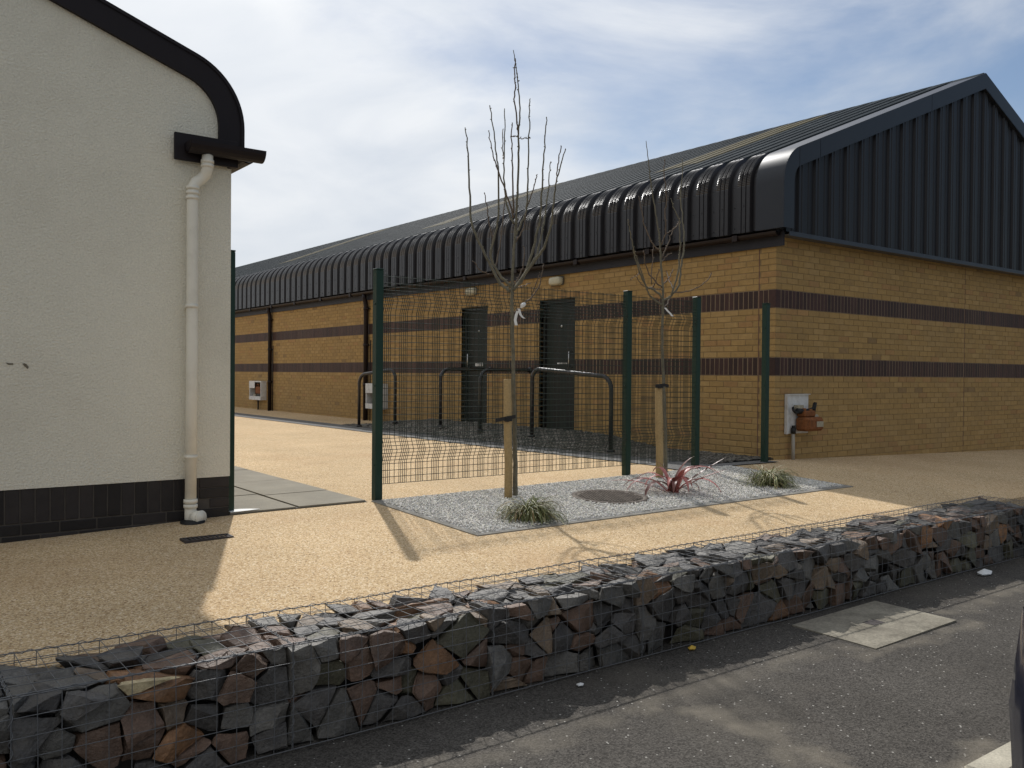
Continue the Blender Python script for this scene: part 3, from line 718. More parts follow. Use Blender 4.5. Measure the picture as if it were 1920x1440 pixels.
# ------------------------------------------------------------------ white rendered building
wb = thing('white_building', (-11.6, -0.2, 0.4), 'cream roughcast gable end with dark curved roof edge and dark brick plinth', 'building')
WX, WY0, WY1, AX = -6.73, -0.2, 12.0, -11.6
PZ = 0.737
LR, LSL = 0.50, math.atan(0.36)
def lprof(off, n=14):
    cx = -6.66 - LR; r_ = LR - off
    P = [(-6.66 - off, 3.10)] + [(cx + r_ * math.cos(t), 3.2665 + r_ * math.sin(t)) for t in lin(0, math.pi / 2 - LSL, n)]
    x, zz = P[-1]; P.append((AX, zz + (x - AX) * 0.36)); return P
out0, inn0, mid0 = lprof(0.0), lprof(0.17), lprof(0.08)
wall = [(WX, PZ), (WX, 3.05)] + [(x, zz) for x, zz in mid0 if zz > 3.05 and x < WX + 0.001][0:]
wall = [(WX, PZ), (WX, 3.10)] + [p for p in mid0[1:]]
half = wall + [(AX, PZ)]
full = wall + [(2 * AX - x, zz) for x, zz in wall[::-1][1:]]
q = MB(); q.prism(full, WY0, WY1); q.build('rendered_wall', M_render, wb)
for mir in (0, 1):
    f = (lambda x: 2 * AX - x) if mir else (lambda x: x)
    q = MB()
    for i in range(len(out0) - 1):
        q.prism([(f(out0[i][0]), out0[i][1]), (f(out0[i + 1][0]), out0[i + 1][1]), (f(inn0[i + 1][0]), inn0[i + 1][1]), (f(inn0[i][0]), inn0[i][1])], WY0 - 0.035, WY0 - 0.002)
    M_barge = mat('brown_barge', (0.0135, 0.0095, 0.011), rough=0.55, spec=0.25, var=0.12)
    q.build('barge_board', M_barge, wb)
    o2 = lprof(-0.012)
    q = MB(); q.strip([(f(x), WY0 - 0.045, zz) for x, zz in o2], [(f(x), WY1, zz) for x, zz in o2]); q.strip([(f(x), WY0 - 0.045, zz) for x, zz in lprof(0.012)], [(f(x), WY0 - 0.045, zz) for x, zz in o2], False)
    q.build('roof_sheeting', M_barge, wb, recalc=False)
q = MB(); q.bevbox(-7.15, -6.70, WY0 - 0.06, WY0 - 0.0365, 2.98, 3.17, 0.004); q.bevbox(-6.76, -6.70, WY0 - 0.03, WY1, 2.98, 3.098, 0.004); q.build('box_end', M_barge, wb)
q = MB(); cy_ = WY0 - 0.13
pr = [(cy_ - 0.075 + 0.0, 3.10)] + [(cy_ + 0.075 * math.cos(t), 3.10 + 0.078 * math.sin(t)) for t in lin(math.pi, 2 * math.pi, 10)]
pi_ = [(cy_ + 0.068 * math.cos(t), 3.10 + 0.07 * math.sin(t)) for t in lin(2 * math.pi, math.pi, 10)]
poly = pr[1:] + pi_
xa, xb = -7.08, -6.545; n = len(poly)
vs = [(xa + (0.05 if False else 0), y, zz) for y, zz in poly] + [(xb, y, zz) for y, zz in poly]
q.add(vs, [tuple(range(n)), tuple(range(2 * n - 1, n - 1, -1))] + [(i, i + n, (i + 1) % n + n, (i + 1) % n) for i in range(n)])
for xx in (xa, xb - 0.004):
    q.add([(xx, y, zz) for y, zz in pr[1:]], [tuple(range(10))])
q.build('gutter_return', M_barge, wb)
q = MB(); cxg = -6.625
pr = [(cxg + 0.07 * math.cos(t), 3.10 + 0.075 * math.sin(t)) for t in lin(math.pi, 2 * math.pi, 10)] + [(cxg + 0.063 * math.cos(t), 3.10 + 0.067 * math.sin(t)) for t in lin(2 * math.pi, math.pi, 10)]
q.prism(pr, WY0 - 0.05, WY1); q.build('eaves_gutter', M_barge, wb)
# downpipe on the gable
yp = WY0 - 0.075
q = MB(); q.tube([(-6.94, yp - 0.04, 3.05), (-6.94, yp - 0.04, 2.93), (-6.945, yp - 0.02, 2.895), (-6.965, yp, 2.865), (-7.005, yp, 2.835), (-7.025, yp, 2.80), (-7.03, yp, 2.76), (-7.03, yp, 1.6), (-7.035, yp, 0.55)], 0.039, 16)
dpo = q.build('downpipe', M_pipe, wb)
for zz in (2.98, 2.95, 2.79, 2.755, 2.72):
    xx = -6.94 if zz > 2.9 else -7.03; q = MB(); q.tube([(xx, yp - (0.04 if zz > 2.9 else 0), zz - 0.011), (xx, yp - (0.04 if zz > 2.9 else 0), zz + 0.011)], 0.045, 16); q.build('pipe_collar', M_pipe, dpo)
for zz in (1.96, 0.9):
    q = MB(); q.tube([(-7.032, yp, zz - 0.012), (-7.032, yp, zz + 0.012)], 0.044, 16); q.box(-7.06, -7.005, yp, WY0 - 0.001, zz - 0.012, zz + 0.012); q.build('pipe_clip', M_pipe, dpo)
q = MB(); q.tube([(-7.035, yp, 0.415), (-7.035, yp, 0.565)], 0.040, 16); q.tube([(-7.035, yp, 0.575), (-7.035, yp, 0.60)], 0.048, 16); q.tube([(-7.035, yp, 0.54), (-7.035, yp, 0.565)], 0.048, 16)
q.tube([(-7.02, yp - 0.02, 0.475), (-6.985, yp - 0.075, 0.475)], 0.046, 16); q.tube([(-6.988, yp - 0.07, 0.475), (-6.982, yp - 0.08, 0.475)], 0.051, 16); q.build('pipe_shoe', M_pipe, dpo)
q = MB(); lathe(q, -7.025, yp - 0.02, [(0.02, 0.40), (0.085, 0.40), (0.085, hz(-7, -0.3) + 0.016), (0.05, hz(-7, -0.3) + 0.022)], 20); q.build('gully_ring', M_black, dpo)
# dark brick plinth
q = MB(); q.box(2 * AX - WX + 0.006, WX - 0.006, WY0 + 0.010, WY1 - 0.006, 0.2, PZ - 0.002); q.build('plinth_core', M_plmort, wb)
pm = {}
def pl_brick(x0, x1, z0, z1, depth=0.1):
    key = (round(x1 - x0, 3), round(z1 - z0, 3), random.randrange(8))
    if key not in pm:
        s_ = random.uniform(0.6, 1.5); b_ = MB(); b_.cur = (0.020 * s_, 0.0165 * s_, 0.0155 * s_); w_, h_ = key[0] / 2, key[1] / 2
        b_.bevbox(-w_, w_, -0.05, 0.05, -h_, h_, 0.003); pm[key] = b_.mesh('plinth_brick', M_plinth)
    link_mesh('plinth_brick', pm[key], wb, ((x0 + x1) / 2, WY0 + 0.004 + 0.05 + random.uniform(-0.0015, 0.0015), (z0 + z1) / 2))
x = WX - 0.003
pl_brick(x - 0.215, x, PZ - 0.075, PZ - 0.004); pl_brick(x - 0.215, x, PZ - 0.15, PZ - 0.082); pl_brick(x - 0.14, x, PZ - 0.219, PZ - 0.158)
x -= 0.225
while x > -10.8:
    pl_brick(x - 0.077, x, PZ - 0.219, PZ - 0.004); x -= 0.087
for j, zc in enumerate((0.443, 0.368, 0.293)):
    x = WX - 0.003 - (0.1125 if j % 2 else 0)
    while x > -10.8: pl_brick(x - 0.215, x, zc, zc + 0.065); x -= 0.225
# chipped render
for pts in ([(10, 680), (16, 684), (25, 684), (25, 681), (18, 681)], [(42, 682), (46, 687), (52, 692), (54, 688), (50, 683), (46, 681)]):
    P = [at_y(a, b, WY0 - 0.0035) for a, b in pts]; q = MB(); q.add([tuple(p) for p in P] + [(p.x, p.y + 0.002, p.z) for p in P], [tuple(range(len(P))), tuple(range(2 * len(P) - 1, len(P) - 1, -1))]); q.build('chipped_render', M_chipmark, wb)

# flagstones along the side of the white building
fl = patch(lin(-6.73, -5.60, 4), lin(-0.2, 4.9, 12), lambda x, y: hz(x, y) + 0.004, 'flagstone_path', M_flagbed); tag(fl, kind='structure')
for x0, x1, yy in ((-6.73, -6.205, [-0.2, 0.62, 1.3, 2.1, 3.0, 3.9, 4.8]), (-6.195, -5.61, [-0.2, 0.52, 1.42, 2.42, 3.35, 4.25, 4.85])):
    for ya, yb in zip(yy, yy[1:]):
        q = MB(); a = 0.008
        c = [(x0 + a, ya + a), (x1 - a, ya + a), (x1 - a, yb - a), (x0 + a, yb - a)]; t_ = random.uniform(0.012, 0.017)
        q.add([(px, py, hz(px, py) + t_) for px, py in c] + [(px, py, hz(px, py) - 0.03) for px, py in c], [(0, 1, 2, 3), (0, 4, 5, 1), (1, 5, 6, 2), (2, 6, 7, 3), (3, 7, 4, 0)]); q.build('flagstone', M_flag, fl)
q = MB(); pp = [(-6.72, -0.19), (-6.66, -0.195), (-6.56, -0.185), (-6.49, -0.17), (-6.55, -0.12), (-6.62, -0.085), (-6.72, -0.08)]  # thin irregular white patch laid on the slabs at the wall corner
q.add([(x, y, hz(x, y) + 0.021) for x, y in pp] + [(x, y, hz(x, y) + 0.017) for x, y in pp], [tuple(range(7))] + [(i, (i + 1) % 7, 7 + (i + 1) % 7, 7 + i) for i in range(7)])
tag(q.build('white_patch', M_patch, at=(-6.6, -0.13, hz(-6.6, -0.13))), 'white patch on the slabs at the corner of the cream wall', 'paint spill')

# drain grating by the downpipe
gx = [on_ground(*p) for p in ((343, 1013), (424, 1001), (431, 1007), (352, 1021))]
cxg, cyg = -7.11, -0.86
t = thing('channel_drain', (cxg, cyg, hz(cxg, cyg)), 'small dark slotted drain in the golden paving below the cream downpipe', 'drain')
q = MB(); zz = hz(cxg, cyg) + 0.006; W2, D2 = 0.155, 0.06
q.box(cxg - W2, cxg + W2, cyg - D2, cyg - D2 + 0.012, zz - 0.04, zz + 0.006); q.box(cxg - W2, cxg + W2, cyg + D2 - 0.012, cyg + D2, zz - 0.04, zz + 0.006)
q.box(cxg - W2, cxg - W2 + 0.012, cyg - D2 + 0.012, cyg + D2 - 0.012, zz - 0.04, zz + 0.006); q.box(cxg + W2 - 0.012, cxg + W2, cyg - D2 + 0.012, cyg + D2 - 0.012, zz - 0.04, zz + 0.006); q.build('frame', M_drain, t)
q = MB(); q.box(cxg - W2 + 0.012, cxg + W2 - 0.012, cyg - D2 + 0.012, cyg + D2 - 0.012, zz - 0.045, zz - 0.006); q.build('sump', M_black, t)
for i in range(10):
    x = cxg - W2 + 0.022 + i * 0.0285; q = MB(); q.box(x, x + 0.014, cyg - D2 + 0.0125, cyg + D2 - 0.0125, zz - 0.005, zz + 0.003); q.build('bar', M_drain, t)

# ------------------------------------------------------------------ planting bed
bx0, bx1, by0, by1 = -5.52, -1.12, -1.66, -0.24
bed = patch(lin(bx0, bx1, 40), lin(by0, by1, 16), lambda x, y: hz(x, y) + 0.004, 'gravel_bed', M_greygravel); tag(bed, kind='structure')
e = 0.055
def edging(x0, y0, x1, y1):
    n = max(1, round(max(x1 - x0, y1 - y0) / 0.6))
    for i in range(n):
        if x1 - x0 > y1 - y0: a, b, c, d = x0 + (x1 - x0) * i / n + 0.003, x0 + (x1 - x0) * (i + 1) / n - 0.003, y0, y1
        else: a, b, c, d = x0, x1, y0 + (y1 - y0) * i / n + 0.003, y0 + (y1 - y0) * (i + 1) / n - 0.003
        cs = [(a, c), (b, c), (b, d), (a, d)]; q = MB()
        q.add([(x, y, hz(x, y) + 0.0075) for x, y in cs] + [(x, y, hz(x, y) - 0.05) for x, y in cs], [(0, 1, 2, 3), (0, 4, 5, 1), (1, 5, 6, 2), (2, 6, 7, 3), (3, 7, 4, 0)]); q.build('edging_stone', M_edge, bed)
edging(bx0 - e, by0 - e, bx1 + e, by0); edging(bx0 - e, by1, bx1 + e, by1 + e * 0.6); edging(bx0 - e, by0 + 0.001, bx0, by1 - 0.001); edging(bx1, by0 + 0.001, bx1 + e, by1 - 0.001)
# loose chippings
NCH = 42000; MC = (-3.72, -1.05); MR = 0.33
cx = rng.uniform(bx0 + 0.01, bx1 - 0.01, NCH); cyy = rng.uniform(by0 + 0.01, by1 - 0.01, NCH)
ok = (cx - MC[0]) ** 2 + (cyy - MC[1]) ** 2 > (MR + 0.0) ** 2
cx, cyy = cx[ok], cyy[ok]; NCH = len(cx)
czz = np.array([hz(a, b) for a, b in zip(cx, cyy)]) + 0.008 + rng.uniform(0, 0.010, NCH)
octv = np.array([(1, 0, 0), (0, 1, 0), (-1, 0, 0), (0, -1, 0), (0, 0, 0.7), (0, 0, -0.7)])
octf = np.array([(0, 1, 4), (1, 2, 4), (2, 3, 4), (3, 0, 4), (1, 0, 5), (2, 1, 5), (3, 2, 5), (0, 3, 5)])
V = octv[None] * (rng.uniform(0.0042, 0.0095, (NCH, 1, 1)) * rng.uniform(0.65, 1.3, (NCH, 6, 1)))
th_ = rng.uniform(0, 6.28, NCH); ph = rng.uniform(-0.7, 0.7, NCH)
c, s = np.cos(th_)[:, None], np.sin(th_)[:, None]
X = V[..., 0] * c - V[..., 1] * s; Y = V[..., 0] * s + V[..., 1] * c; Z = V[..., 2]
c, s = np.cos(ph)[:, None], np.sin(ph)[:, None]
X, Z = X * c - Z * s, X * s + Z * c
V = np.stack([X + cx[:, None], Y + cyy[:, None], Z + czz[:, None]], -1).reshape(-1, 3)
F = (octf[None] + (np.arange(NCH) * 6)[:, None, None]).reshape(-1, 3)
me = bpy.data.meshes.new('gravel_chippings'); me.vertices.add(len(V)); me.vertices.foreach_set('co', V.ravel())
me.loops.add(F.size); me.loops.foreach_set('vertex_index', F.ravel().astype(np.int32)); me.polygons.add(len(F)); me.polygons.foreach_set('loop_start', np.arange(0, F.size, 3, dtype=np.int32))
me.update(calc_edges=True)
g_ = np.clip(rng.normal(0.74, 0.16, NCH), 0.15, 0.95); tint = np.stack([g_ * rng.uniform(0.98, 1.06, NCH), g_ * 0.975, g_ * rng.uniform(0.83, 0.94, NCH), np.ones(NCH)], -1)
ca = me.color_attributes.new('Col', 'FLOAT_COLOR', 'CORNER'); ca.data.foreach_set('color', np.repeat(tint, 24, axis=0).astype(np.float32).ravel())
me.materials.append(M_chip)
tag(link_mesh('gravel_chippings', me), 'pale grey gravel chippings filling the planting bed', 'gravel', kind='stuff')
# round cover in the bed
t = thing('manhole_cover', (MC[0], MC[1], hz(*MC)), 'round brown iron cover lying in the grey gravel bed', 'manhole cover')
zc = hz(*MC) + 0.016
def tilt(mb):       # follow the fall of the bed
    mb.v = [(x, y, zz + (hz(x, y) - hz(*MC))) for x, y, zz in mb.v]; return mb
q = MB(); lathe(q, MC[0], MC[1], [(0.29, zc - 0.03), (0.325, zc - 0.03), (0.33, zc + 0.004), (0.295, zc + 0.006), (0.29, zc)], 40); tilt(q).build('rim', M_cover, t)
q = MB(); lathe(q, MC[0], MC[1], [(0.285, zc - 0.03), (0.285, zc + 0.001), (0.02, zc + 0.0015)], 40); tilt(q).build('lid', M_cover, t)
q = MB()
for i in range(-9, 10):
    for j in range(-9, 10):
        x, y = i * 0.029 + (0.0145 if j % 2 else 0), j * 0.029
        if x * x + y * y < 0.265 ** 2:
            a = 0.011 if (i + j) % 2 else 0.007; b = 0.018 - a; q.box(MC[0] + x - a, MC[0] + x + a, MC[1] + y - b, MC[1] + y + b, zc, zc + 0.007)
tag(tilt(q).build('tread_pattern', M_cover, t), kind='stuff')

# ------------------------------------------------------------------ fence
FY = -0.15; FT = 2.345
def fence_post(x, y, lab, top=FT, w=0.034):
    t = thing('fence_post', (x, y, hz(x, y)), lab, 'fence post', 'green steel fence posts')
    q = MB(); q.bevbox(x - w, x + w, y - w, y + w, 0.25, top, 0.005); q.build('post', M_fence, t)
    q = MB(); q.bevbox(x - w - 0.002, x + w + 0.002, y - w - 0.002, y + w + 0.002, top + 0.0005, top + 0.012, 0.004); q.build('cap', M_fence, t)
    for zz in (top - 0.28, top - 0.95, top - 1.6):
        q = MB(); q.tube([(x - w - 0.006, y - 0.01, zz), (x - w + 0.002, y - 0.01, zz)], 0.008, 6); q.build('bolt', M_fence, t)
    return t
PX = [-5.49, -2.64, -1.595, -0.385]
fence_post(PX[0], FY, 'tall green fence post nearest the camera, at the left end of the mesh')
fence_post(PX[1], FY, 'green fence post between the long and the short mesh panel')
fence_post(PX[2], FY, 'green fence post at the right end of the short mesh panel')
fence_post(PX[3], FY, 'free green post standing in front of the brick building corner')
fence_post(-6.705, -0.10, 'green post half hidden behind the corner of the cream building', top=2.39)
def mesh_panel(x0, x1, lab, cat='mesh panel'):
    zb, zt = 0.585, 2.315
    t = thing('mesh_panel', ((x0 + x1) / 2, FY, 0.5), lab, cat, 'green wire mesh panels')
    def fold(zz):
        d = 0
        for c in (0.86, 2.10):
            d = max(d, 0.045 * max(0, 1 - abs(zz - c) / 0.10))
        return d
    zs = [zb, 0.76, 0.86, 0.96, 1.4, 1.9, 2.0, 2.10, 2.20, zt]
    q = MB(); per = 0.160; x = x0
    offs = (0.0, 0.0175, 0.035, 0.0525, 0.07, 0.115)
    while x < x1:
        for o in offs:
            if x + o < x1 - 0.005: q.tube([(x + o, FY - fold(zz), zz) for zz in zs], 0.0025, 4, cap=False, smooth=False)
        x += per
    tag(q.build('vertical_wires', M_fwire, t, recalc=False), kind='stuff')
    q = MB(); zz = zb
    while zz < zt + 0.001:
        q.tube([(x0 - 0.02, FY - fold(zz) - 0.004, zz), (x1 + 0.02, FY - fold(zz) - 0.004, zz)], 0.0026, 4, cap=False, smooth=False)
        near = min(abs(zz - 0.86), abs(zz - 2.10)); zz += 0.03 if near < 0.12 else 0.055
    tag(q.build('horizontal_wires', M_fwire, t, recalc=False), kind='stuff')
mesh_panel(PX[0] + 0.045, PX[1] - 0.04, 'long green wire mesh panel behind the nearer young tree')
mesh_panel(PX[1] + 0.045, PX[2] - 0.04, 'short green wire mesh panel behind the farther young tree')

# ------------------------------------------------------------------ tube guard rails
def bend(p, q_, r, n=7, side=None): return None
def rail(name, feet, tops, lab, wall_end=False):
    (ax, ay, az), (bx, by, bz) = feet; at, bt = tops
    A0, A1, B1, B0 = Vector((ax, ay, az)), Vector((ax, ay, at)), Vector((bx, by, bt)), Vector((bx, by, bz))
    d = (B1 - A1).normalized(); r = 0.17
    pts = [A0, Vector((ax, ay, at - r))]
    for i in range(1, 8):
        u = math.pi / 2 * i / 8; pts.append(Vector((ax, ay, at)) + d * (r * (1 - math.cos(u))) - Vector((0, 0, r * (1 - math.sin(u)))))
    pts.append(A1 + d * r)
    if wall_end: pts.append(B1)
    else:
        pts.append(B1 - d * r)
        for i in range(1, 8):
            u = math.pi / 2 * i / 8; pts.append(B1 - d * (r * (1 - math.sin(u))) - Vector((0, 0, r * (1 - math.cos(u)))))
        pts += [Vector((bx, by, bt - r)), B0]
    t = thing(name, (ax, ay, az + 0.02), lab, 'guard rail', 'black tube guard rails by the doors')
    q = MB(); q.tube(pts, 0.030, 12); q.build('tube', M_hoop, t)
    for fx, fy, fz in (feet[:1] if wall_end else feet):
        q = MB(); lathe(q, fx, fy, [(0.055, fz), (0.055, fz + 0.03), (0.034, fz + 0.034)], 14); q.build('foot_flange', M_hoop, t)
    if wall_end:
        q = MB(); q.tube([(bx - 0.012, by, bt), (bx + 0.006, by, bt)], 0.05, 14); q.build('wall_flange', M_hoop, t)
rail('guard_rail', ((-1.08, 1.72, 0.50), (-1.12, 3.32, 0.60)), (1.475, 1.585), 'nearest black tube guard rail, hoop shaped, in front of the nearer door')
rail('guard_rail', ((-1.0, 4.78, 0.60), (-0.008, 4.78, 0.6)), (1.57, 1.57), 'black guard rail running to the wall between the doors, the nearer of two', True)
rail('guard_rail', ((-1.03, 5.9, 0.61), (-0.008, 5.9, 0.6)), (1.58, 1.58), 'black guard rail running to the wall beside the farther door', True)
rail('guard_rail', ((-1.0, 7.48, 0.59), (-1.2, 8.5, 0.48)), (1.575, 1.465), 'farthest black tube guard rail, partly behind the tall green post')

# ------------------------------------------------------------------ young trees, stakes
def px_branch(zoom, origin, scale, base_depth, jit, pts, spread):
    out = []; n = len(pts)
    for i, (x, y) in enumerate(pts):
        d = base_depth + spread * (i / max(1, n - 1)) ** 1.2
        out.append(at_depth(origin[0] + x / scale, origin[1] + y / scale, d))
    return out
def smooth_path(P, k=4):
    out = []
    for i in range(len(P) - 1):
        p0, p1, p2, p3 = P[max(i - 1, 0)], P[i], P[i + 1], P[min(i + 2, len(P) - 1)]
        for j in range(k):
            t = j / k
            out.append(0.5 * ((2 * p1) + (p2 - p0) * t + (2 * p0 - 5 * p1 + 4 * p2 - p3) * t * t + (3 * p1 - p0 - 3 * p2 + p3) * t ** 3))
    out.append(P[-1]); return out
def tree(lab, base, trunk, branches, origin, scale, r0, rtop, seed):
    rd = random.Random(seed)
    t = thing('young_tree', base, lab, 'tree', 'bare staked young trees')
    D = depth_of(base)
    tp = [Vector(base)] + [at_depth(*p, D) for p in trunk]
    tp = smooth_path(tp, 5); n = len(tp)
    q = MB(); q.tube([p + Vector((rd.uniform(-1, 1), rd.uniform(-1, 1), 0)) * 0.003 for p in tp], [r0 + (rtop - r0) * (i / (n - 1)) ** 0.75 for i in range(n)], 9)
    for _ in range(30):       # bud scars and knots
        i = rd.randrange(2, n - 2); q.tube([tp[i], tp[i] + Vector((rd.uniform(-1, 1), rd.uniform(-1, 1), 0.3)).normalized() * (r0 * 1.1 * (1 - 0.7 * i / n) + 0.006)], [0.008, 0.004], 5)
    q.build('trunk', M_bark, t)
    for k, (pts, ra, rb_) in enumerate(branches):
        sp = rd.uniform(-0.45, 0.45)
        P = [];
        m = len(pts)
        for i, (x, y) in enumerate(pts):
            P.append(at_depth(origin[0] + x / scale, origin[1] + y / scale, D + sp * (i / max(1, m - 1))))
        P = smooth_path(P, 5); nn = len(P)
        P = [p + Vector((rd.uniform(-1, 1), rd.uniform(-1, 1), rd.uniform(-1, 1))) * 0.0055 for p in P]
        q = MB(); q.tube(P, [ra + (rb_ - ra) * i / (nn - 1) for i in range(nn)], 6)
        for i in range(2, nn, 2):     # buds
            d = Vector((rd.uniform(-1, 1), rd.uniform(-1, 1), 0.6)).normalized(); rr = ra + (rb_ - ra) * i / (nn - 1)
            q.tube([P[i], P[i] + d * (rr + 0.010)], [0.0055, 0.0025], 4)
        q.build('branch', M_twig if ra < 0.0095 else M_bark, t)
    return t, D
b1 = on_ground(966, 932)
T1 = [(966, 880), (965.5, 820), (964, 760), (961.5, 650), (960, 575), (960, 545), (963, 480), (967, 423), (970, 363), (972.7, 287), (972, 250), (975, 213), (971.7, 160), (968, 127), (962.7, 94)]
B1 = [
 ([(457, 510), (450, 470), (435, 340), (437, 240), (434, 180), (441, 90)], 0.007, 0.004),
 ([(405, 1395), (350, 1350), (290, 1230), (200, 1040), (185, 900), (175, 680), (168, 560), (155, 480)], 0.015, 0.004),
 ([(418, 1375), (370, 1330), (330, 1270), (300, 1200), (320, 1100), (343, 980), (345, 740), (335, 660), (318, 500), (293, 350)], 0.013, 0.004),
 ([(430, 985), (380, 830), (335, 700), (310, 620), (287, 495)], 0.009, 0.004),
 ([(430, 1015), (400, 950), (380, 830), (375, 650), (380, 500), (378, 370)], 0.010, 0.004),
 ([(375, 665), (368, 620), (367, 490)], 0.005, 0.004),
 ([(430, 960), (425, 780), (420, 600), (418, 450)], 0.008, 0.004),
 ([(460, 540), (490, 538), (522, 535)], 0.004, 0.004), ([(418, 528), (435, 527), (455, 530)], 0.004, 0.004),
 ([(438, 1085), (460, 1040), (498, 950), (508, 800), (512, 650), (518, 450), (518, 320)], 0.010, 0.004),
 ([(505, 920), (540, 820), (560, 743)], 0.005, 0.004),
 ([(418, 1395), (480, 1330), (520, 1220), (550, 1120), (580, 960), (588, 850), (595, 720), (605, 560), (615, 420)], 0.014, 0.004),
 ([(430, 1380), (500, 1290), (555, 1200), (585, 1080), (605, 980), (620, 870), (628, 760), (640, 665)], 0.012, 0.004),
 ([(430, 1390), (530, 1250), (590, 1170), (620, 1100), (645, 1000), (655, 900), (670, 780), (690, 700), (722, 600)], 0.013, 0.004),
 ([(673, 745), (680, 670), (693, 588)], 0.005, 0.004),
 ([(300, 1205), (312, 1110), (290, 1020), (280, 930), (267, 850)], 0.007, 0.004),
 ([(330, 1270), (350, 1150), (370, 1000), (378, 860)], 0.007, 0.004),
 ([(440, 1120), (480, 1050), (500, 960)], 0.006, 0.004),
 ([(432, 1518), (462, 1495), (489, 1470), (531, 1434), (567, 1383), (585, 1329), (597, 1250)], 0.009, 0.004),
 ([(531, 1420), (549, 1374), (576, 1303)], 0.005, 0.004),
 ([(415, 1400), (430, 1360), (470, 1300), (490, 1200), (487, 1150)], 0.008, 0.004),
 ([(290, 1300), (240, 1280), (205, 1230)], 0.005, 0.0025), ([(440, 1380), (480, 1370), (520, 1355)], 0.005, 0.004)]
tr1, D1 = tree('taller bare young tree with a forked leader and white ribbon, behind the nearer stake', tuple(b1), T1, B1, (820, 80), 3.0, 0.0235, 0.003, 1)
q = MB(); R0 = at_depth(972, 580, D1 - 0.03)
def ribbon(pxs, w, D, mb):
    P = [at_depth(x, y, D) for x, y in pxs]
    A = [p + CR * w - CF * 0.0 for p in P]; B = [p - CR * w for p in P]
    mb.strip([tuple(p) for p in A], [tuple(p) for p in B]); mb.strip([tuple(p + CF * 0.002) for p in A], [tuple(p + CF * 0.002) for p in B])
ribbon([(971, 583), (968, 590), (966, 600), (968, 610)], 0.012, D1 - 0.05, q); ribbon([(973, 579), (976, 590), (980, 595), (983.5, 597)], 0.010, D1 - 0.055, q)
lump = at_depth(981, 573, D1 - 0.03); q.tube([lump - CR * 0.02 - CU * 0.02, lump - CR * 0.008, lump + CR * 0.010 + CU * 0.012, lump + CR * 0.022 + CU * 0.018], [0.006, 0.02, 0.018, 0.006], 8)
tag(q.build('tied_ribbon', M_ribbon, at=tuple(R0)), 'white ribbon knotted round the lower branch of the taller tree', 'ribbon')
b2 = on_ground(1248, 891)
T2 = [(1248, 850), (1247, 800), (1245, 740), (1242, 660), (1242, 620), (1243, 570), (1242, 530), (1239, 490), (1238, 467), (1237, 443), (1231, 409), (1225, 372), (1221, 345), (1217, 316), (1214, 285), (1211.5, 264)]
B2 = [
 ([(290, 865), (240, 820), (190, 710), (165, 600), (145, 490)], 0.008, 0.004),
 ([(300, 830), (333, 750), (330, 600), (340, 500), (325, 330), (330, 220)], 0.008, 0.004),
 ([(312, 920), (350, 820), (380, 740), (420, 680), (435, 640)], 0.007, 0.004),
 ([(340, 752), (400, 710), (430, 670)], 0.005, 0.004),
 ([(318, 1225), (375, 1190), (430, 1110), (440, 1000), (462, 880), (465, 760), (455, 640), (440, 470), (455, 340), (452, 220)], 0.013, 0.004),
 ([(375, 1185), (415, 1050), (435, 900), (435, 720), (430, 650), (400, 590), (375, 510)], 0.010, 0.004),
 ([(400, 1170), (500, 1160), (580, 1120), (640, 1070), (660, 1035)], 0.006, 0.004),
 ([(310, 1205), (250, 1150), (200, 1130), (150, 1030), (110, 890), (95, 800), (75, 700), (65, 650)], 0.011, 0.004),
 ([(310, 1258), (220, 1190), (180, 1080), (130, 930), (105, 860)], 0.010, 0.004),
 ([(312, 1135), (230, 1060), (190, 960), (180, 870)], 0.008, 0.004),
 ([(232, 1110), (240, 950), (245, 840)], 0.006, 0.004),
 ([(205, 1140), (240, 1130), (270, 1080), (285, 1000)], 0.006, 0.004),
 ([(312, 1115), (360, 1060), (385, 1010)], 0.006, 0.004), ([(385, 1150), (360, 1080), (338, 1020)], 0.006, 0.004),
 ([(304, 955), (340, 910), (370, 890)], 0.005, 0.004), ([(318, 1285), (350, 1240), (365, 1200)], 0.007, 0.004),
 ([(150, 1030), (125, 1050), (85, 1075)], 0.004, 0.002), ([(200, 1135), (160, 1110), (125, 1060)], 0.005, 0.004), ([(312, 1150), (260, 1145), (220, 1135)], 0.006, 0.004)]
tr2, D2_ = tree('shorter bare young tree with a white label, behind the farther stake', tuple(b2), T2, B2, (1160, 240), 3.79, 0.0215, 0.003, 2)
q = MB(); ribbon([(1247, 577), (1252, 583), (1257, 588), (1261, 593)], 0.011, D2_ - 0.04, q)
tag(q.build('plant_label', M_ribbon, at=tuple(at_depth(1252, 583, D2_ - 0.04))), 'white plastic label hanging on the shorter tree', 'label')

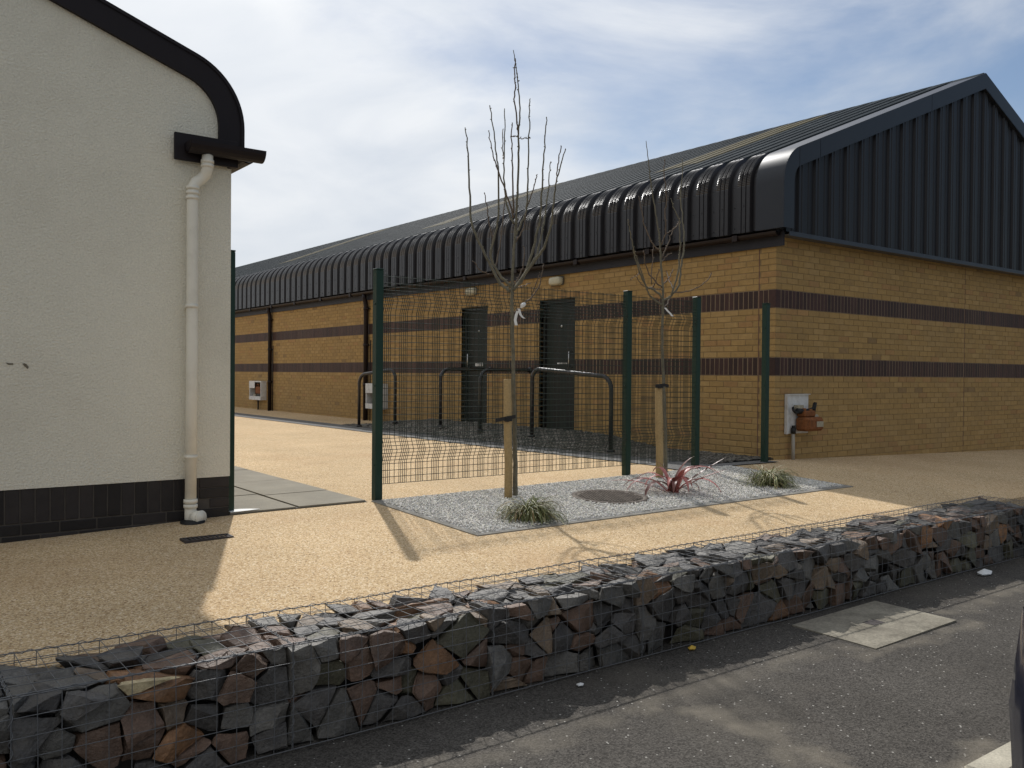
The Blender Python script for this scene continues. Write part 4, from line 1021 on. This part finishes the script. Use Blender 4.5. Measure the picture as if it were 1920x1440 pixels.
def stake(pxl, pxr, py0, py1, strap_y, strap, lab):
    base = on_ground((pxl + pxr) / 2, py1); d = depth_of(base); r_ = (pxr - pxl) / 2 / FPX * d
    topz = at_depth((pxl + pxr) / 2, py0, d).z
    t = thing('tree_stake', tuple(base), lab, 'stake', 'round timber tree stakes')
    tx = at_depth((pxl + pxr) / 2 - 1.5, py0, d)
    q = MB(); q.tube([(base.x, base.y, base.z - 0.1), (base.x, base.y, base.z + 0.3), ((base.x + tx.x) / 2, (base.y + tx.y) / 2, (base.z + topz) / 2), (tx.x, tx.y, topz - 0.01), (tx.x, tx.y, topz)], [r_ * 1.02, r_, r_ * 1.01, r_ * 0.98, r_ * 0.88], 18); q.build('pole', M_stake, t)
    z0 = at_depth(960, strap_y, d).z
    q = MB()
    cx_, cy_ = base.x + (tx.x - base.x) * 0.6, base.y + (tx.y - base.y) * 0.6
    ring = [(cx_ + (r_ + 0.004) * math.cos(a), cy_ + (r_ + 0.004) * math.sin(a)) for a in lin(0, 2 * math.pi, 25)]
    q.strip([(x, y, z0 - 0.016) for x, y in ring], [(x, y, z0 + 0.016) for x, y in ring]);
    P = [at_depth(a, b, d - 0.05) for a, b in strap]
    q.strip([tuple(p + CU * 0.016) for p in P], [tuple(p - CU * 0.014) for p in P], False); q.strip([tuple(p + CU * 0.016 + CF * 0.006) for p in P], [tuple(p - CU * 0.014 + CF * 0.006) for p in P], False)
    q.bevbox(cx_ - r_ - 0.012, cx_ - r_ + 0.02, cy_ - r_ - 0.012, cy_ - r_ + 0.02, z0 - 0.02, z0 + 0.02, 0.004)
    q.build('strap', M_black, t)
stake(945.5, 960.5, 711, 936, 786, [(929, 789), (938, 787), (949, 784.5), (958, 783), (967, 781)], 'pale round timber stake of the taller tree, nearer to the camera')
stake(1229.5, 1243.5, 727, 898, 722, [(1229, 724), (1236, 723), (1246, 722), (1254, 724)], 'pale round timber stake of the shorter tree, farther away')

# ------------------------------------------------------------------ plants
def blade(mb, base, az, length, lift, droop, w, col, rd, n=8, curl=0.0):
    """arching strap leaf with a shallow V section"""
    d = Vector((math.cos(az), math.sin(az), 0)); side = Vector((-d.y, d.x, 0)); p = Vector(base); el = lift; A, B, M = [], [], []
    for i in range(n + 1):
        t = i / n; ww = w * (0.55 + 0.9 * t) if t < 0.5 else w * (1 - ((t - 0.5) / 0.5) ** 1.6) + 0.0006
        A.append(tuple(p + side * ww + Vector((0, 0, ww * 0.35)))); B.append(tuple(p - side * ww + Vector((0, 0, ww * 0.35)))); M.append(tuple(p))
        el -= droop / n * (0.4 + 1.2 * t); az2 = az + curl * t; d = Vector((math.cos(az2), math.sin(az2), 0))
        p = p + (d * math.cos(el) + Vector((0, 0, math.sin(el)))) * (length / n)
        if p.z < base[2] + 0.004: p.z = base[2] + 0.004; el = max(el, -0.05)
    mb.cur = col; mb.strip(A, M); mb.strip(M, B)
CAZ0 = math.atan2(CR.y, CR.x)
def tuft(px, py, lab, n, hmul, seed, name='sedge_tuft', cat='grass plant'):
    b = on_ground(px, py); rd = random.Random(seed)
    t = thing(name, tuple(b), lab, cat, 'variegated sedge tufts')
    parts = [MB() for _ in range(3)]
    for i in range(n):
        az = rd.uniform(0, 2 * math.pi) if rd.random() < 0.6 else CAZ0 + rd.gauss(0, 0.8); k = rd.random()
        col = [(0.12, 0.135, 0.045), (0.26, 0.265, 0.11), (0.45, 0.42, 0.25), (0.27, 0.19, 0.085)][0 if k < .38 else 1 if k < .68 else 2 if k < .88 else 3]
        s = rd.uniform(0.8, 1.2); col = tuple(c * s for c in col)
        rr = abs(rd.gauss(0, 0.055)); aa = rd.uniform(0, 6.28)
        blade(parts[i % 3], (b.x + rr * math.cos(aa), b.y + rr * math.sin(aa), b.z + 0.005), az, rd.uniform(0.16, 0.40) * hmul, rd.uniform(0.7, 1.5), rd.uniform(2.0, 3.9), 0.0036, col, rd, 8, rd.uniform(-0.9, 0.9))
    for q in parts: tag(q.build('foliage', M_grass, t, recalc=False), kind='stuff')
tuft(992, 975, 'low sedge tuft with pale striped leaves in front of the nearer stake', 520, 0.95, 5)
tuft(1440, 912, 'striped sedge tuft at the right end of the gravel bed', 520, 1.05, 6)
b = on_ground(1262, 926); rd = random.Random(9)
t = thing('red_flax', tuple(b), 'red strap leaved flax plant in front of the farther stake', 'plant')
leaves = [(3.05, 0.44, 0.45, 0.75), (2.75, 0.40, 1.25, 3.3), (-2.9, 0.36, 1.35, 3.6), (0.05, 0.46, 0.62, 0.15), (-0.25, 0.42, 0.55, 0.25), (0.1, 0.52, 1.25, 3.0), (-0.35, 0.46, 1.3, 2.6), (0.6, 0.36, 1.3, 2.2), (3.4, 0.40, 0.95, 2.6),
          (-1.6, 0.30, 1.2, 3.0), (1.9, 0.36, 1.35, 2.6), (-1.0, 0.34, 1.3, 3.2), (0.3, 0.32, 1.35, 1.0), (-2.2, 0.30, 1.3, 2.8), (0.9, 0.34, 1.0, 2.6), (-0.7, 0.44, 0.9, 2.2), (2.5, 0.42, 0.8, 2.2), (-1.3, 0.26, 1.3, 1.2), (-2.5, 0.38, 1.0, 3.2), (0.2, 0.26, 1.1, 3.2), (3.0, 0.30, 1.45, 1.4), (-0.1, 0.28, 1.45, 1.6)]
CAZ = math.atan2(CR.y, CR.x)
for i, (az, ln_, lf, dr_) in enumerate(leaves):
    s = rd.uniform(0.75, 1.3); col = (0.42 * s, 0.155 * s, 0.135 * s) if rd.random() < 0.72 else (0.17 * s, 0.07 * s, 0.055 * s)
    q = MB(); blade(q, (b.x + rd.uniform(-.04, .04), b.y + rd.uniform(-.04, .04), b.z + 0.004), az + CAZ, ln_ * 1.3, lf, dr_ * 0.9, rd.uniform(0.020, 0.031), col, rd, 10, rd.uniform(-0.4, 0.4)); q.build('leaf', M_red, t, recalc=False)

# ------------------------------------------------------------------ gabion wall
GF, GB = -3.30, -2.80           # front and back faces (y)
GT = 0.425                       # top of the baskets
PITCH = 0.975
def clip(faces, n, d):
    """keep the part of a convex polyhedron with n.x <= d"""
    out = []; capp = []
    cutany = False
    for f in faces:
        ds = [n[0] * p[0] + n[1] * p[1] + n[2] * p[2] - d for p in f]
        if max(ds) <= 1e-9: out.append(f); continue
        cutany = True
        if min(ds) >= -1e-9: continue
        nf = []
        for i in range(len(f)):
            a, b, da, db = f[i], f[(i + 1) % len(f)], ds[i], ds[(i + 1) % len(f)]
            if da <= 0: nf.append(a)
            if (da < 0 < db) or (db < 0 < da):
                t = da / (da - db); p = (a[0] + (b[0] - a[0]) * t, a[1] + (b[1] - a[1]) * t, a[2] + (b[2] - a[2]) * t); nf.append(p); capp.append(p)
        if len(nf) > 2: out.append(nf)
    if cutany and len(capp) > 2:
        cx_ = [sum(p[k] for p in capp) / len(capp) for k in range(3)]
        nv = Vector(n); u = nv.orthogonal().normalized(); v = nv.cross(u)
        capp.sort(key=lambda p: math.atan2((Vector(p) - Vector(cx_)).dot(v), (Vector(p) - Vector(cx_)).dot(u)))
        cl = [capp[0]]
        for p in capp[1:]:
            if sum((p[k] - cl[-1][k]) ** 2 for k in range(3)) > 1e-10: cl.append(p)
        if len(cl) > 2: out.append(cl)
    return out
M_fill = mat('stone_dust', (0.045, 0.04, 0.034), var=0.4, vscale=20)
def stone_colour(rd):
    k = rd.random(); s = rd.uniform(0.75, 1.3)
    c = ((0.088, 0.082, 0.076) if k < 0.30 else (0.13, 0.122, 0.108) if k < 0.54 else (0.145, 0.092, 0.064) if k < 0.78 else (0.112, 0.104, 0.068) if k < 0.87 else (0.19, 0.14, 0.095) if k < 0.97 else (0.22, 0.115, 0.055))
    return tuple(x * s * 1.0 for x in c) + (1,)
def basket(x0, x1, lab, seed, first, last):
    rd = random.Random(seed); ln = x1 - x0
    t = thing('gabion_basket', ((x0 + x1) / 2, (GF + GB) / 2, 0.0), lab, 'gabion', 'stone filled gabion baskets along the road')
    Wd = GB - GF; Hh = GT
    AN = (1.0, 1.0, 1.3)       # stones lie flat
    cols = max(2, round(ln / 0.125)); seeds = []; NJ, NK = 4, 4
    for i in range(cols):
        for j in range(NJ):
            for k in range(NK):
                if rd.random() < 0.15: continue
                seeds.append([(i + 0.5 + rd.uniform(-.5, .5)) * ln / cols, (j + 0.5 + rd.uniform(-.42, .42)) * Wd / NJ, (k + 0.5 + rd.uniform(-.5, .5)) * Hh / NK, rd.uniform(-0.020, 0.020)])
    for si, s in enumerate(seeds):
        if not (s[1] < Wd / NJ * 1.15 or s[2] > Hh * 0.55): continue
        faces = [[(0, 0, 0), (0, Wd, 0), (ln, Wd, 0), (ln, 0, 0)], [(0, 0, Hh), (ln, 0, Hh), (ln, Wd, Hh), (0, Wd, Hh)], [(0, 0, 0), (ln, 0, 0), (ln, 0, Hh), (0, 0, Hh)],
                 [(0, Wd, 0), (0, Wd, Hh), (ln, Wd, Hh), (ln, Wd, 0)], [(0, 0, 0), (0, 0, Hh), (0, Wd, Hh), (0, Wd, 0)], [(ln, 0, 0), (ln, Wd, 0), (ln, Wd, Hh), (ln, 0, Hh)]]
        nb = sorted(((sum((AN[k] * (s[k] - o[k])) ** 2 for k in range(3)), o) for o in seeds if o is not s), key=lambda e_: e_[0])[:26]
        for dist, o in nb:
            n_ = [(o[k] - s[k]) * AN[k] ** 2 for k in range(3)]; L_ = math.sqrt(sum(c * c for c in n_))
            n_ = [c / L_ for c in n_]; mid = [(o[k] + s[k]) / 2 for k in range(3)]
            faces = clip(faces, n_, sum(n_[k] * mid[k] for k in range(3)) + (s[3] - o[3]) * 0.6 - rd.uniform(0.001, 0.0065))
            if not faces: break
        if not faces: continue
        # broken faces towards the wire: each stone leans its own way
        if s[1] < Wd / NJ * 1.15:
            for _ in range(2):
                n_ = Vector((rd.uniform(-.42, .42), -1, rd.uniform(-.30, .45))).normalized(); p = Vector((s[0], rd.uniform(0.003, 0.040), s[2])); faces = clip(faces, tuple(n_), n_.dot(p))
        if s[2] > Hh * 0.55:
            hgt = Hh - (rd.uniform(0.008, 0.050) if s[2] > Hh * 0.74 else 0.02)
            for _ in range(2):
                n_ = Vector((rd.uniform(-.26, .26), rd.uniform(-.26, .26), 1)).normalized(); p = Vector((s[0], s[1], hgt)); faces = clip(faces, tuple(n_), n_.dot(p))
        vset = list({(round(p[0], 4), round(p[1], 4), round(p[2], 4)) for f in faces for p in f})
        if len(vset) < 6: continue
        c = [sum(p[k] for p in vset) / len(vset) for k in range(3)]
        dims = [max(p[k] for p in vset) - min(p[k] for p in vset) for k in range(3)]
        if min(dims) < 0.03: continue
        bm = bmesh.new()
        for p in vset: bm.verts.new((p[0] - c[0], p[1] - c[1], p[2] - c[2]))
        r_ = bmesh.ops.convex_hull(bm, input=bm.verts)
        bmesh.ops.dissolve_limit(bm, angle_limit=0.12, verts=bm.verts, edges=bm.edges)
        try: bmesh.ops.bevel(bm, geom=list(bm.edges), offset=min(0.017, min(dims) * 0.17) * rd.uniform(0.55, 1.25), segments=2, affect='EDGES', profile=0.6, clamp_overlap=True)
        except Exception: pass
        bmesh.ops.triangulate(bm, faces=bm.faces)
        for lim in (0.06, 0.034):
            lng = [e_ for e_ in bm.edges if e_.calc_length() > lim]
            if lng: bmesh.ops.subdivide_edges(bm, edges=lng, cuts=1); bmesh.ops.triangulate(bm, faces=bm.faces)
        bm.normal_update(); o3 = Vector((rd.uniform(0, 50), rd.uniform(0, 50), rd.uniform(0, 50)))
        for v in bm.verts: v.co += v.normal * ((mnoise.noise(v.co * 12 + o3) * 0.011 + mnoise.noise(v.co * 36 + o3) * 0.0045 - 0.002))
        bmesh.ops.recalc_face_normals(bm, faces=bm.faces)
        me = bpy.data.meshes.new('stone'); bm.to_mesh(me); bm.free(); me.materials.append(M_stone); me.shade_smooth(); me.set_sharp_from_angle(angle=0.62)
        o = link_mesh('stone', me, t, (x0 + c[0], GF + c[1], c[2] + 0.004)); o.color = stone_colour(rd); o.rotation_euler = (rd.gauss(0, .05), rd.gauss(0, .06), rd.gauss(0, .05)); o.scale = (rd.uniform(.955, 1.01),) * 3
    # dark fill deep inside
    q = MB(); q.box(x0 + 0.03, x1 - 0.03, GF + 0.15, GB - 0.05, 0.0, GT - 0.13); q.build('inner_fill', M_fill, t)
    # wire cage
    sag = lambda x, y: 0.006 * math.sin((x - x0) / ln * math.pi) * rd.uniform(0.3, 1)
    nx = max(2, round(ln / 0.075)); rw = 0.0016
    fr = MB()
    for i in range(nx + 1):
        x = x0 + ln * i / nx; b_ = rd.uniform(-0.004, 0.004); fr.tube([(x, GF - 0.003, 0.012), (x + b_, GF - 0.008, GT * 0.5), (x, GF - 0.003, GT)], rw, 5, False)
    for j in range(7):
        zz = 0.012 + (GT - 0.012) * j / 6; fr.tube([(x0, GF - 0.007, zz), ((x0 + x1) / 2, GF - 0.009, zz + rd.uniform(-0.004, 0.004)), (x1, GF - 0.007, zz)], rw * (1.5 if j in (0, 6) else 1), 5, False)
    tag(fr.build('front_mesh', M_mesh, t, recalc=False), kind='stuff')
    tp = MB()
    for i in range(nx + 1):
        x = x0 + ln * i / nx; tp.tube([(x, GF - 0.004, GT + 0.002), (x + rd.uniform(-.004, .004), (GF + GB) / 2, GT - sag(x, 0)), (x, GB + 0.004, GT + 0.002)], rw, 5, False)
    for j in range(6):
        y = GF + (GB - GF) * j / 5; tp.tube([(x0, y, GT + 0.005), ((x0 + x1) / 2, y + rd.uniform(-.004, .004), GT + 0.003 - 0.004), (x1, y, GT + 0.005)], rw * (1.5 if j in (0, 5) else 1), 5, False)
    tag(tp.build('lid_mesh', M_mesh, t, recalc=False), kind='stuff')
    bk = MB()
    for i in range(nx + 1):
        x = x0 + ln * i / nx; bk.tube([(x, GB + 0.003, 0.30), (x, GB + 0.003, GT)], rw, 5, False)
    bk.tube([(x0, GB + 0.006, GT - 0.035), (x1, GB + 0.006, GT - 0.035)], rw, 5, False)
    tag(bk.build('back_mesh', M_mesh, t, recalc=False), kind='stuff')
    # twisted lacing wire on the edges
    def lace(a, b, turns, rad, mb):
        a, b = Vector(a), Vector(b); d = b - a; u = d.orthogonal().normalized(); v = d.normalized().cross(u); n = turns * 6
        mb.tube([a + d * (i / n) + (u * math.cos(i * math.pi / 3) + v * math.sin(i * math.pi / 3)) * rad for i in range(n + 1)], 0.0017, 4, False)
    lc = MB(); lace((x0, GF - 0.004, GT + 0.002), (x1, GF - 0.004, GT + 0.002), 16, 0.006, lc); lace((x0, GB + 0.004, GT + 0.002), (x1, GB + 0.004, GT + 0.002), 16, 0.006, lc)
    lace((x1, GF, GT + 0.004), (x1, GB, GT + 0.004), 9, 0.007, lc); lace((x1, GF - 0.006, 0.02), (x1, GF - 0.006, GT), 7, 0.007, lc)
    tag(lc.build('lacing_wire', M_mesh, t, recalc=False), kind='stuff')
xs_ = [-10.49 + PITCH * i for i in range(11)]
GL = ['gabion basket lying mostly beyond the left edge of the picture', 'gabion basket at the left edge, with a cream stone lying on top',
      'second gabion basket from the left, in front of the cream wall shadow', 'gabion basket in front of the shadow of the tall green post',
      'gabion basket in front of the shadow of the taller tree', 'gabion basket in front of the red flax plant', 'gabion basket behind the near end of the concrete slab in the road',
      'gabion basket behind the far end of the concrete slab in the road', 'gabion basket next to last at the far right end', 'last gabion basket in view, behind the green bollard at the right edge']
for i, (a, b) in enumerate(zip(xs_, xs_[1:])):
    basket(a + 0.002, b - 0.002, GL[i], 100 + i, i == 0, i == len(xs_) - 2)

# the one cream stone lies on top of the basket at the left edge
r_ = cray(258, 1256); cp_ = CL + r_ * ((GT - 0.03 - CL.z) / r_.z)
tops = [o for o in bpy.data.objects if o.name.startswith('stone') and WL[o.name].z > GT - 0.11]
best = min(tops, key=lambda o: (WL[o.name] - cp_).length); best.color = (0.60, 0.49, 0.29, 1)
best['label'] = 'cream coloured stone'

# ------------------------------------------------------------------ road furniture and litter
q = MB(); sp = [(-4.44, -3.40), (-3.50, -3.38), (-3.52, -3.93), (-4.46, -3.95)]
q.add([(x, y, 0.0095) for x, y in sp] + [(x, y, -0.05) for x, y in sp], [(0, 1, 2, 3), (0, 4, 5, 1), (1, 5, 6, 2), (2, 6, 7, 3), (3, 7, 4, 0)])
so = q.build('concrete_slab', M_conc, at=(-3.97, -3.66, 0)); tag(so, 'pale concrete slab set in the road beside the gabions', 'slab')
q = MB(); q.bevbox(-4.05, -3.93, -3.70, -3.62, 0.0096, 0.011, 0.0005); q.build('lifting_plate', M_drain, so)
# pale pavement with a kerb at the near corner
pv = []
for i in range(12):
    x = -5.58 + i * 0.92; q = MB(); q.bevbox(x, x + 0.912, -5.09, -4.96, -0.05, 0.028, 0.012); o = q.build('kerb_stone', M_kerb, at=(0, 0, 0)); pv.append(o)
q = MB(); q.box(-5.58, 5.46, -9.0, -5.092, -0.05, 0.024); pav = q.build('pavement', M_kerb, at=(0, 0, 0)); tag(pav, kind='structure')
for o in pv: o.parent = pav
# bollard at the end of the gabions
bp = Vector((-1.06, -3.44, 0.0))
t = thing('bollard', tuple(bp), 'dark green bollard in front of the gabion wall at the right edge', 'bollard')
q = MB(); lathe(q, bp.x, bp.y, [(0.075, 0.0), (0.075, 0.44), (0.07, 0.475), (0.05, 0.495), (0.01, 0.505)], 20); q.build('post', M_fence, t)
q = MB(); lathe(q, bp.x, bp.y, [(0.09, 0.0), (0.09, 0.03), (0.078, 0.04)], 20); q.build('base_collar', M_fence, t)
# litter
def flat_scrap(name, c, pts, m, lab, cat, lift=0.006):
    q = MB(); n = len(pts); rd = random.Random(4)
    q.add([(c[0] + x, c[1] + y, 0.012 + lift * rd.random() * 2) for x, y in pts] + [(c[0], c[1], 0.012 + lift * 3)], [(i, (i + 1) % n, n) for i in range(n)])
    q.add([(c[0] + x, c[1] + y, 0.010) for x, y in pts], [tuple(range(n))]); tag(q.build(name, m, at=(c[0], c[1], 0), recalc=False), lab, cat)
flat_scrap('paper_scrap', (-2.05, -3.42), [(-.09, -.03), (0, -.05), (.09, -.02), (.07, .03), (0, .05), (-.07, .02)], M_paper, 'crumpled white paper scrap on the road under the far gabions', 'litter', 0.012)
flat_scrap('fallen_leaf', (-5.29, -3.36), [(-.03, -.01), (0, -.022), (.03, -.005), (.025, .016), (-.01, .02)], M_leaf, 'small yellow leaf on the road at the foot of the gabions', 'leaf')
p_ = CL + cray(1088, 1284) * ((0.01 - CL.z) / cray(1088, 1284).z)
flat_scrap('paper_scrap', (p_.x, p_.y), [(-.022, -.012), (.0, -.018), (.02, -.004), (.016, .013), (-.014, .014)], M_paper, 'tiny white paper scrap on the road in front of the middle gabions', 'litter', 0.003)

# ------------------------------------------------------------------ parked car at the right edge
def car(origin, heading):
    t = thing('parked_car', origin, 'dark blue parked car, only its rear corner inside the bottom right of the picture', 'car')
    ch, sh = math.cos(heading), math.sin(heading)
    T = lambda p: (origin[0] + p[0] * ch - p[1] * sh, origin[1] + p[0] * sh + p[1] * ch, origin[2] + p[2])
    # stations along the length: x, half width at waist, sill z, waist z, roof z, roof half width
    ST = [(0.00, 0.62, 0.42, 0.78, 0.80, 0.55), (0.05, 0.74, 0.32, 0.86, 0.95, 0.60), (0.16, 0.82, 0.28, 0.92, 1.10, 0.60), (0.45, 0.86, 0.26, 0.95, 1.40, 0.58), (0.9, 0.87, 0.25, 0.95, 1.47, 0.60), (1.8, 0.875, 0.25, 0.94, 1.48, 0.61),
          (2.35, 0.875, 0.25, 0.93, 1.42, 0.60), (2.95, 0.87, 0.25, 0.92, 1.02, 0.66), (3.3, 0.86, 0.26, 0.90, 0.95, 0.66), (3.7, 0.83, 0.28, 0.82, 0.86, 0.62), (3.88, 0.74, 0.32, 0.70, 0.74, 0.56), (3.95, 0.60, 0.40, 0.60, 0.62, 0.5)]
    def ring(s):
        x, w, zs, zw, zr, wr = s
        h = [(w * 0.90, zs), (w * 0.985, zs + (zw - zs) * 0.3), (w, zs + (zw - zs) * 0.62), (w * 0.965, zw), (wr + (w * 0.965 - wr) * 0.45, zw + (zr - zw) * 0.55), (wr, zr - 0.02), (wr * 0.75, zr + 0.015), (0, zr + 0.025)]
        return [(x, y, zz) for y, zz in h] + [(x, -y, zz) for y, zz in h[::-1][1:]]
    def interp(s):
        out = []
        for i in range(len(s) - 1):
            for k in range(3):
                u = k / 3; out.append(tuple(a + (b - a) * u for a, b in zip(s[i], s[i + 1])))
        out.append(s[-1]); return out
    R_ = [ring(s) for s in interp(ST)]; n = len(R_[0]); q = MB()
    vs = [T(p) for r_ in R_ for p in r_]; fs = [(i * n + j, i * n + j + 1, (i + 1) * n + j + 1, (i + 1) * n + j) for i in range(len(R_) - 1) for j in range(n - 1)]
    fs += [tuple(range(n)), tuple((len(R_) - 1) * n + j for j in range(n))[::-1]]
    q.add(vs, fs, True); body = q.build('body', M_car, t)
    q = MB(); q.add([T((x, y, zz)) for x in (0.2, 3.8) for y in (-0.75, 0.75) for zz in (0.2, 0.3)], [(0, 1, 3, 2), (4, 6, 7, 5), (0, 4, 5, 1), (2, 3, 7, 6), (0, 2, 6, 4), (1, 5, 7, 3)]); q.build('underbody', M_trim, t)
    # windows just outside the body skin
    def band(i0, i1, j0, j1, off, name, m, mirror=False, fr=(0.1, 0.9)):
        q = MB(); P = []
        for i in range(i0, i1 + 1):
            row = []
            for j in (j0, j1):
                p = R_[i][j]; row.append(p)
            a, b = Vector(row[0]), Vector(row[1]); lo, hi = a + (b - a) * fr[0], a + (b - a) * fr[1]
            P.append((lo, hi))
        o = Vector((0, off, abs(off) * 0.25))
        q.strip([T(tuple(a + o)) for a, b in P], [T(tuple(b + o)) for a, b in P]); q.build(name, m, t, recalc=False)
    band(9, 13, 3, 5, 0.012, 'side_window', M_glass); band(14, 19, 3, 5, 0.012, 'side_window', M_glass)
    band(9, 13, n - 4, n - 6, -0.012, 'side_window', M_glass); band(14, 19, n - 4, n - 6, -0.012, 'side_window', M_glass)
    q = MB(); q.strip([T((x - 0.02, y, zz + 0.02)) for x, y, zz in ((0.17, -0.62, 0.97), (0.17, 0.0, 1.0), (0.17, 0.62, 0.97))], [T((x - 0.02, y, zz + 0.02)) for x, y, zz in ((0.42, -0.54, 1.36), (0.42, 0, 1.39), (0.42, 0.54, 1.36))]); q.build('rear_window', M_glass, t, recalc=False)
    q = MB(); q.strip([T((x + 0.02, y, zz + 0.02)) for x, y, zz in ((2.95, -0.66, 1.03), (3.0, 0.0, 1.05), (2.95, 0.66, 1.03))], [T((x + 0.02, y, zz + 0.02)) for x, y, zz in ((2.37, -0.56, 1.41), (2.37, 0, 1.44), (2.37, 0.56, 1.41))]); q.build('windscreen', M_glass, t, recalc=False)
    for x, y in ((0.72, 0.80), (0.72, -0.80), (3.12, 0.80), (3.12, -0.80)):
        q = MB(); s = 1 if y > 0 else -1
        ringp = lambda r_, yy: [T((x + r_ * math.cos(a), yy, 0.30 + r_ * math.sin(a))) for a in lin(0, 2 * math.pi, 25)[:-1]]
        rows = [ringp(0.19, y - 0.1 * s), ringp(0.28, y - 0.1 * s), ringp(0.30, y - 0.07 * s), ringp(0.30, y + 0.06 * s), ringp(0.28, y + 0.085 * s), ringp(0.20, y + 0.085 * s)]
        q.add([p for r_ in rows for p in r_], [(i * 24 + j, i * 24 + (j + 1) % 24, (i + 1) * 24 + (j + 1) % 24, (i + 1) * 24 + j) for i in range(5) for j in range(24)], True); wh = q.build('wheel', M_tyre, t)
        q = MB(); q.add(ringp(0.20, y + 0.07 * s) + ringp(0.05, y + 0.085 * s), [(j, (j + 1) % 24, 24 + (j + 1) % 24, 24 + j) for j in range(24)] + [tuple(24 + j for j in range(24))], True); q.build('rim', M_rim, wh)
    for s in (1, -1):
        q = MB(); q.add([T(p) for p in ((0.09, 0.70 * s, 0.98), (0.20, 0.80 * s, 0.98), (0.34, 0.70 * s, 1.25), (0.26, 0.62 * s, 1.25), (0.22, 0.60 * s, 0.98), (0.4, 0.6 * s, 1.2))], [(0, 1, 2, 3), (0, 3, 5, 4)]); q.build('tail_light', M_lens, t)
        q = MB(); q.add([T(p) for p in ((3.93, 0.55 * s, 0.60), (3.74, 0.80 * s, 0.66), (3.68, 0.80 * s, 0.80), (3.86, 0.58 * s, 0.72), (3.6, 0.6 * s, 0.7))], [(0, 1, 2, 3), (0, 3, 4)]); q.build('headlight', M_head, t)
        q = MB(); q.add([T((x, y * s, zz)) for x in (2.72, 2.86) for y in (0.86, 1.02) for zz in (0.95, 1.08)], [(0, 1, 3, 2), (4, 6, 7, 5), (0, 4, 5, 1), (2, 3, 7, 6), (0, 2, 6, 4), (1, 5, 7, 3)]); q.build('door_mirror', M_car, t)
    q = MB(); q.add([T((x, y, zz)) for x, y, zz in ((-0.02, -0.55, 0.42), (-0.02, 0.55, 0.42), (-0.01, 0.55, 0.55), (-0.01, -0.55, 0.55), (0.1, -0.55, 0.42), (0.1, 0.55, 0.42))], [(0, 1, 2, 3), (0, 4, 5, 1)]); q.build('bumper_trim', M_trim, t)
car((-6.85, -6.42, 0.024), 0.0)
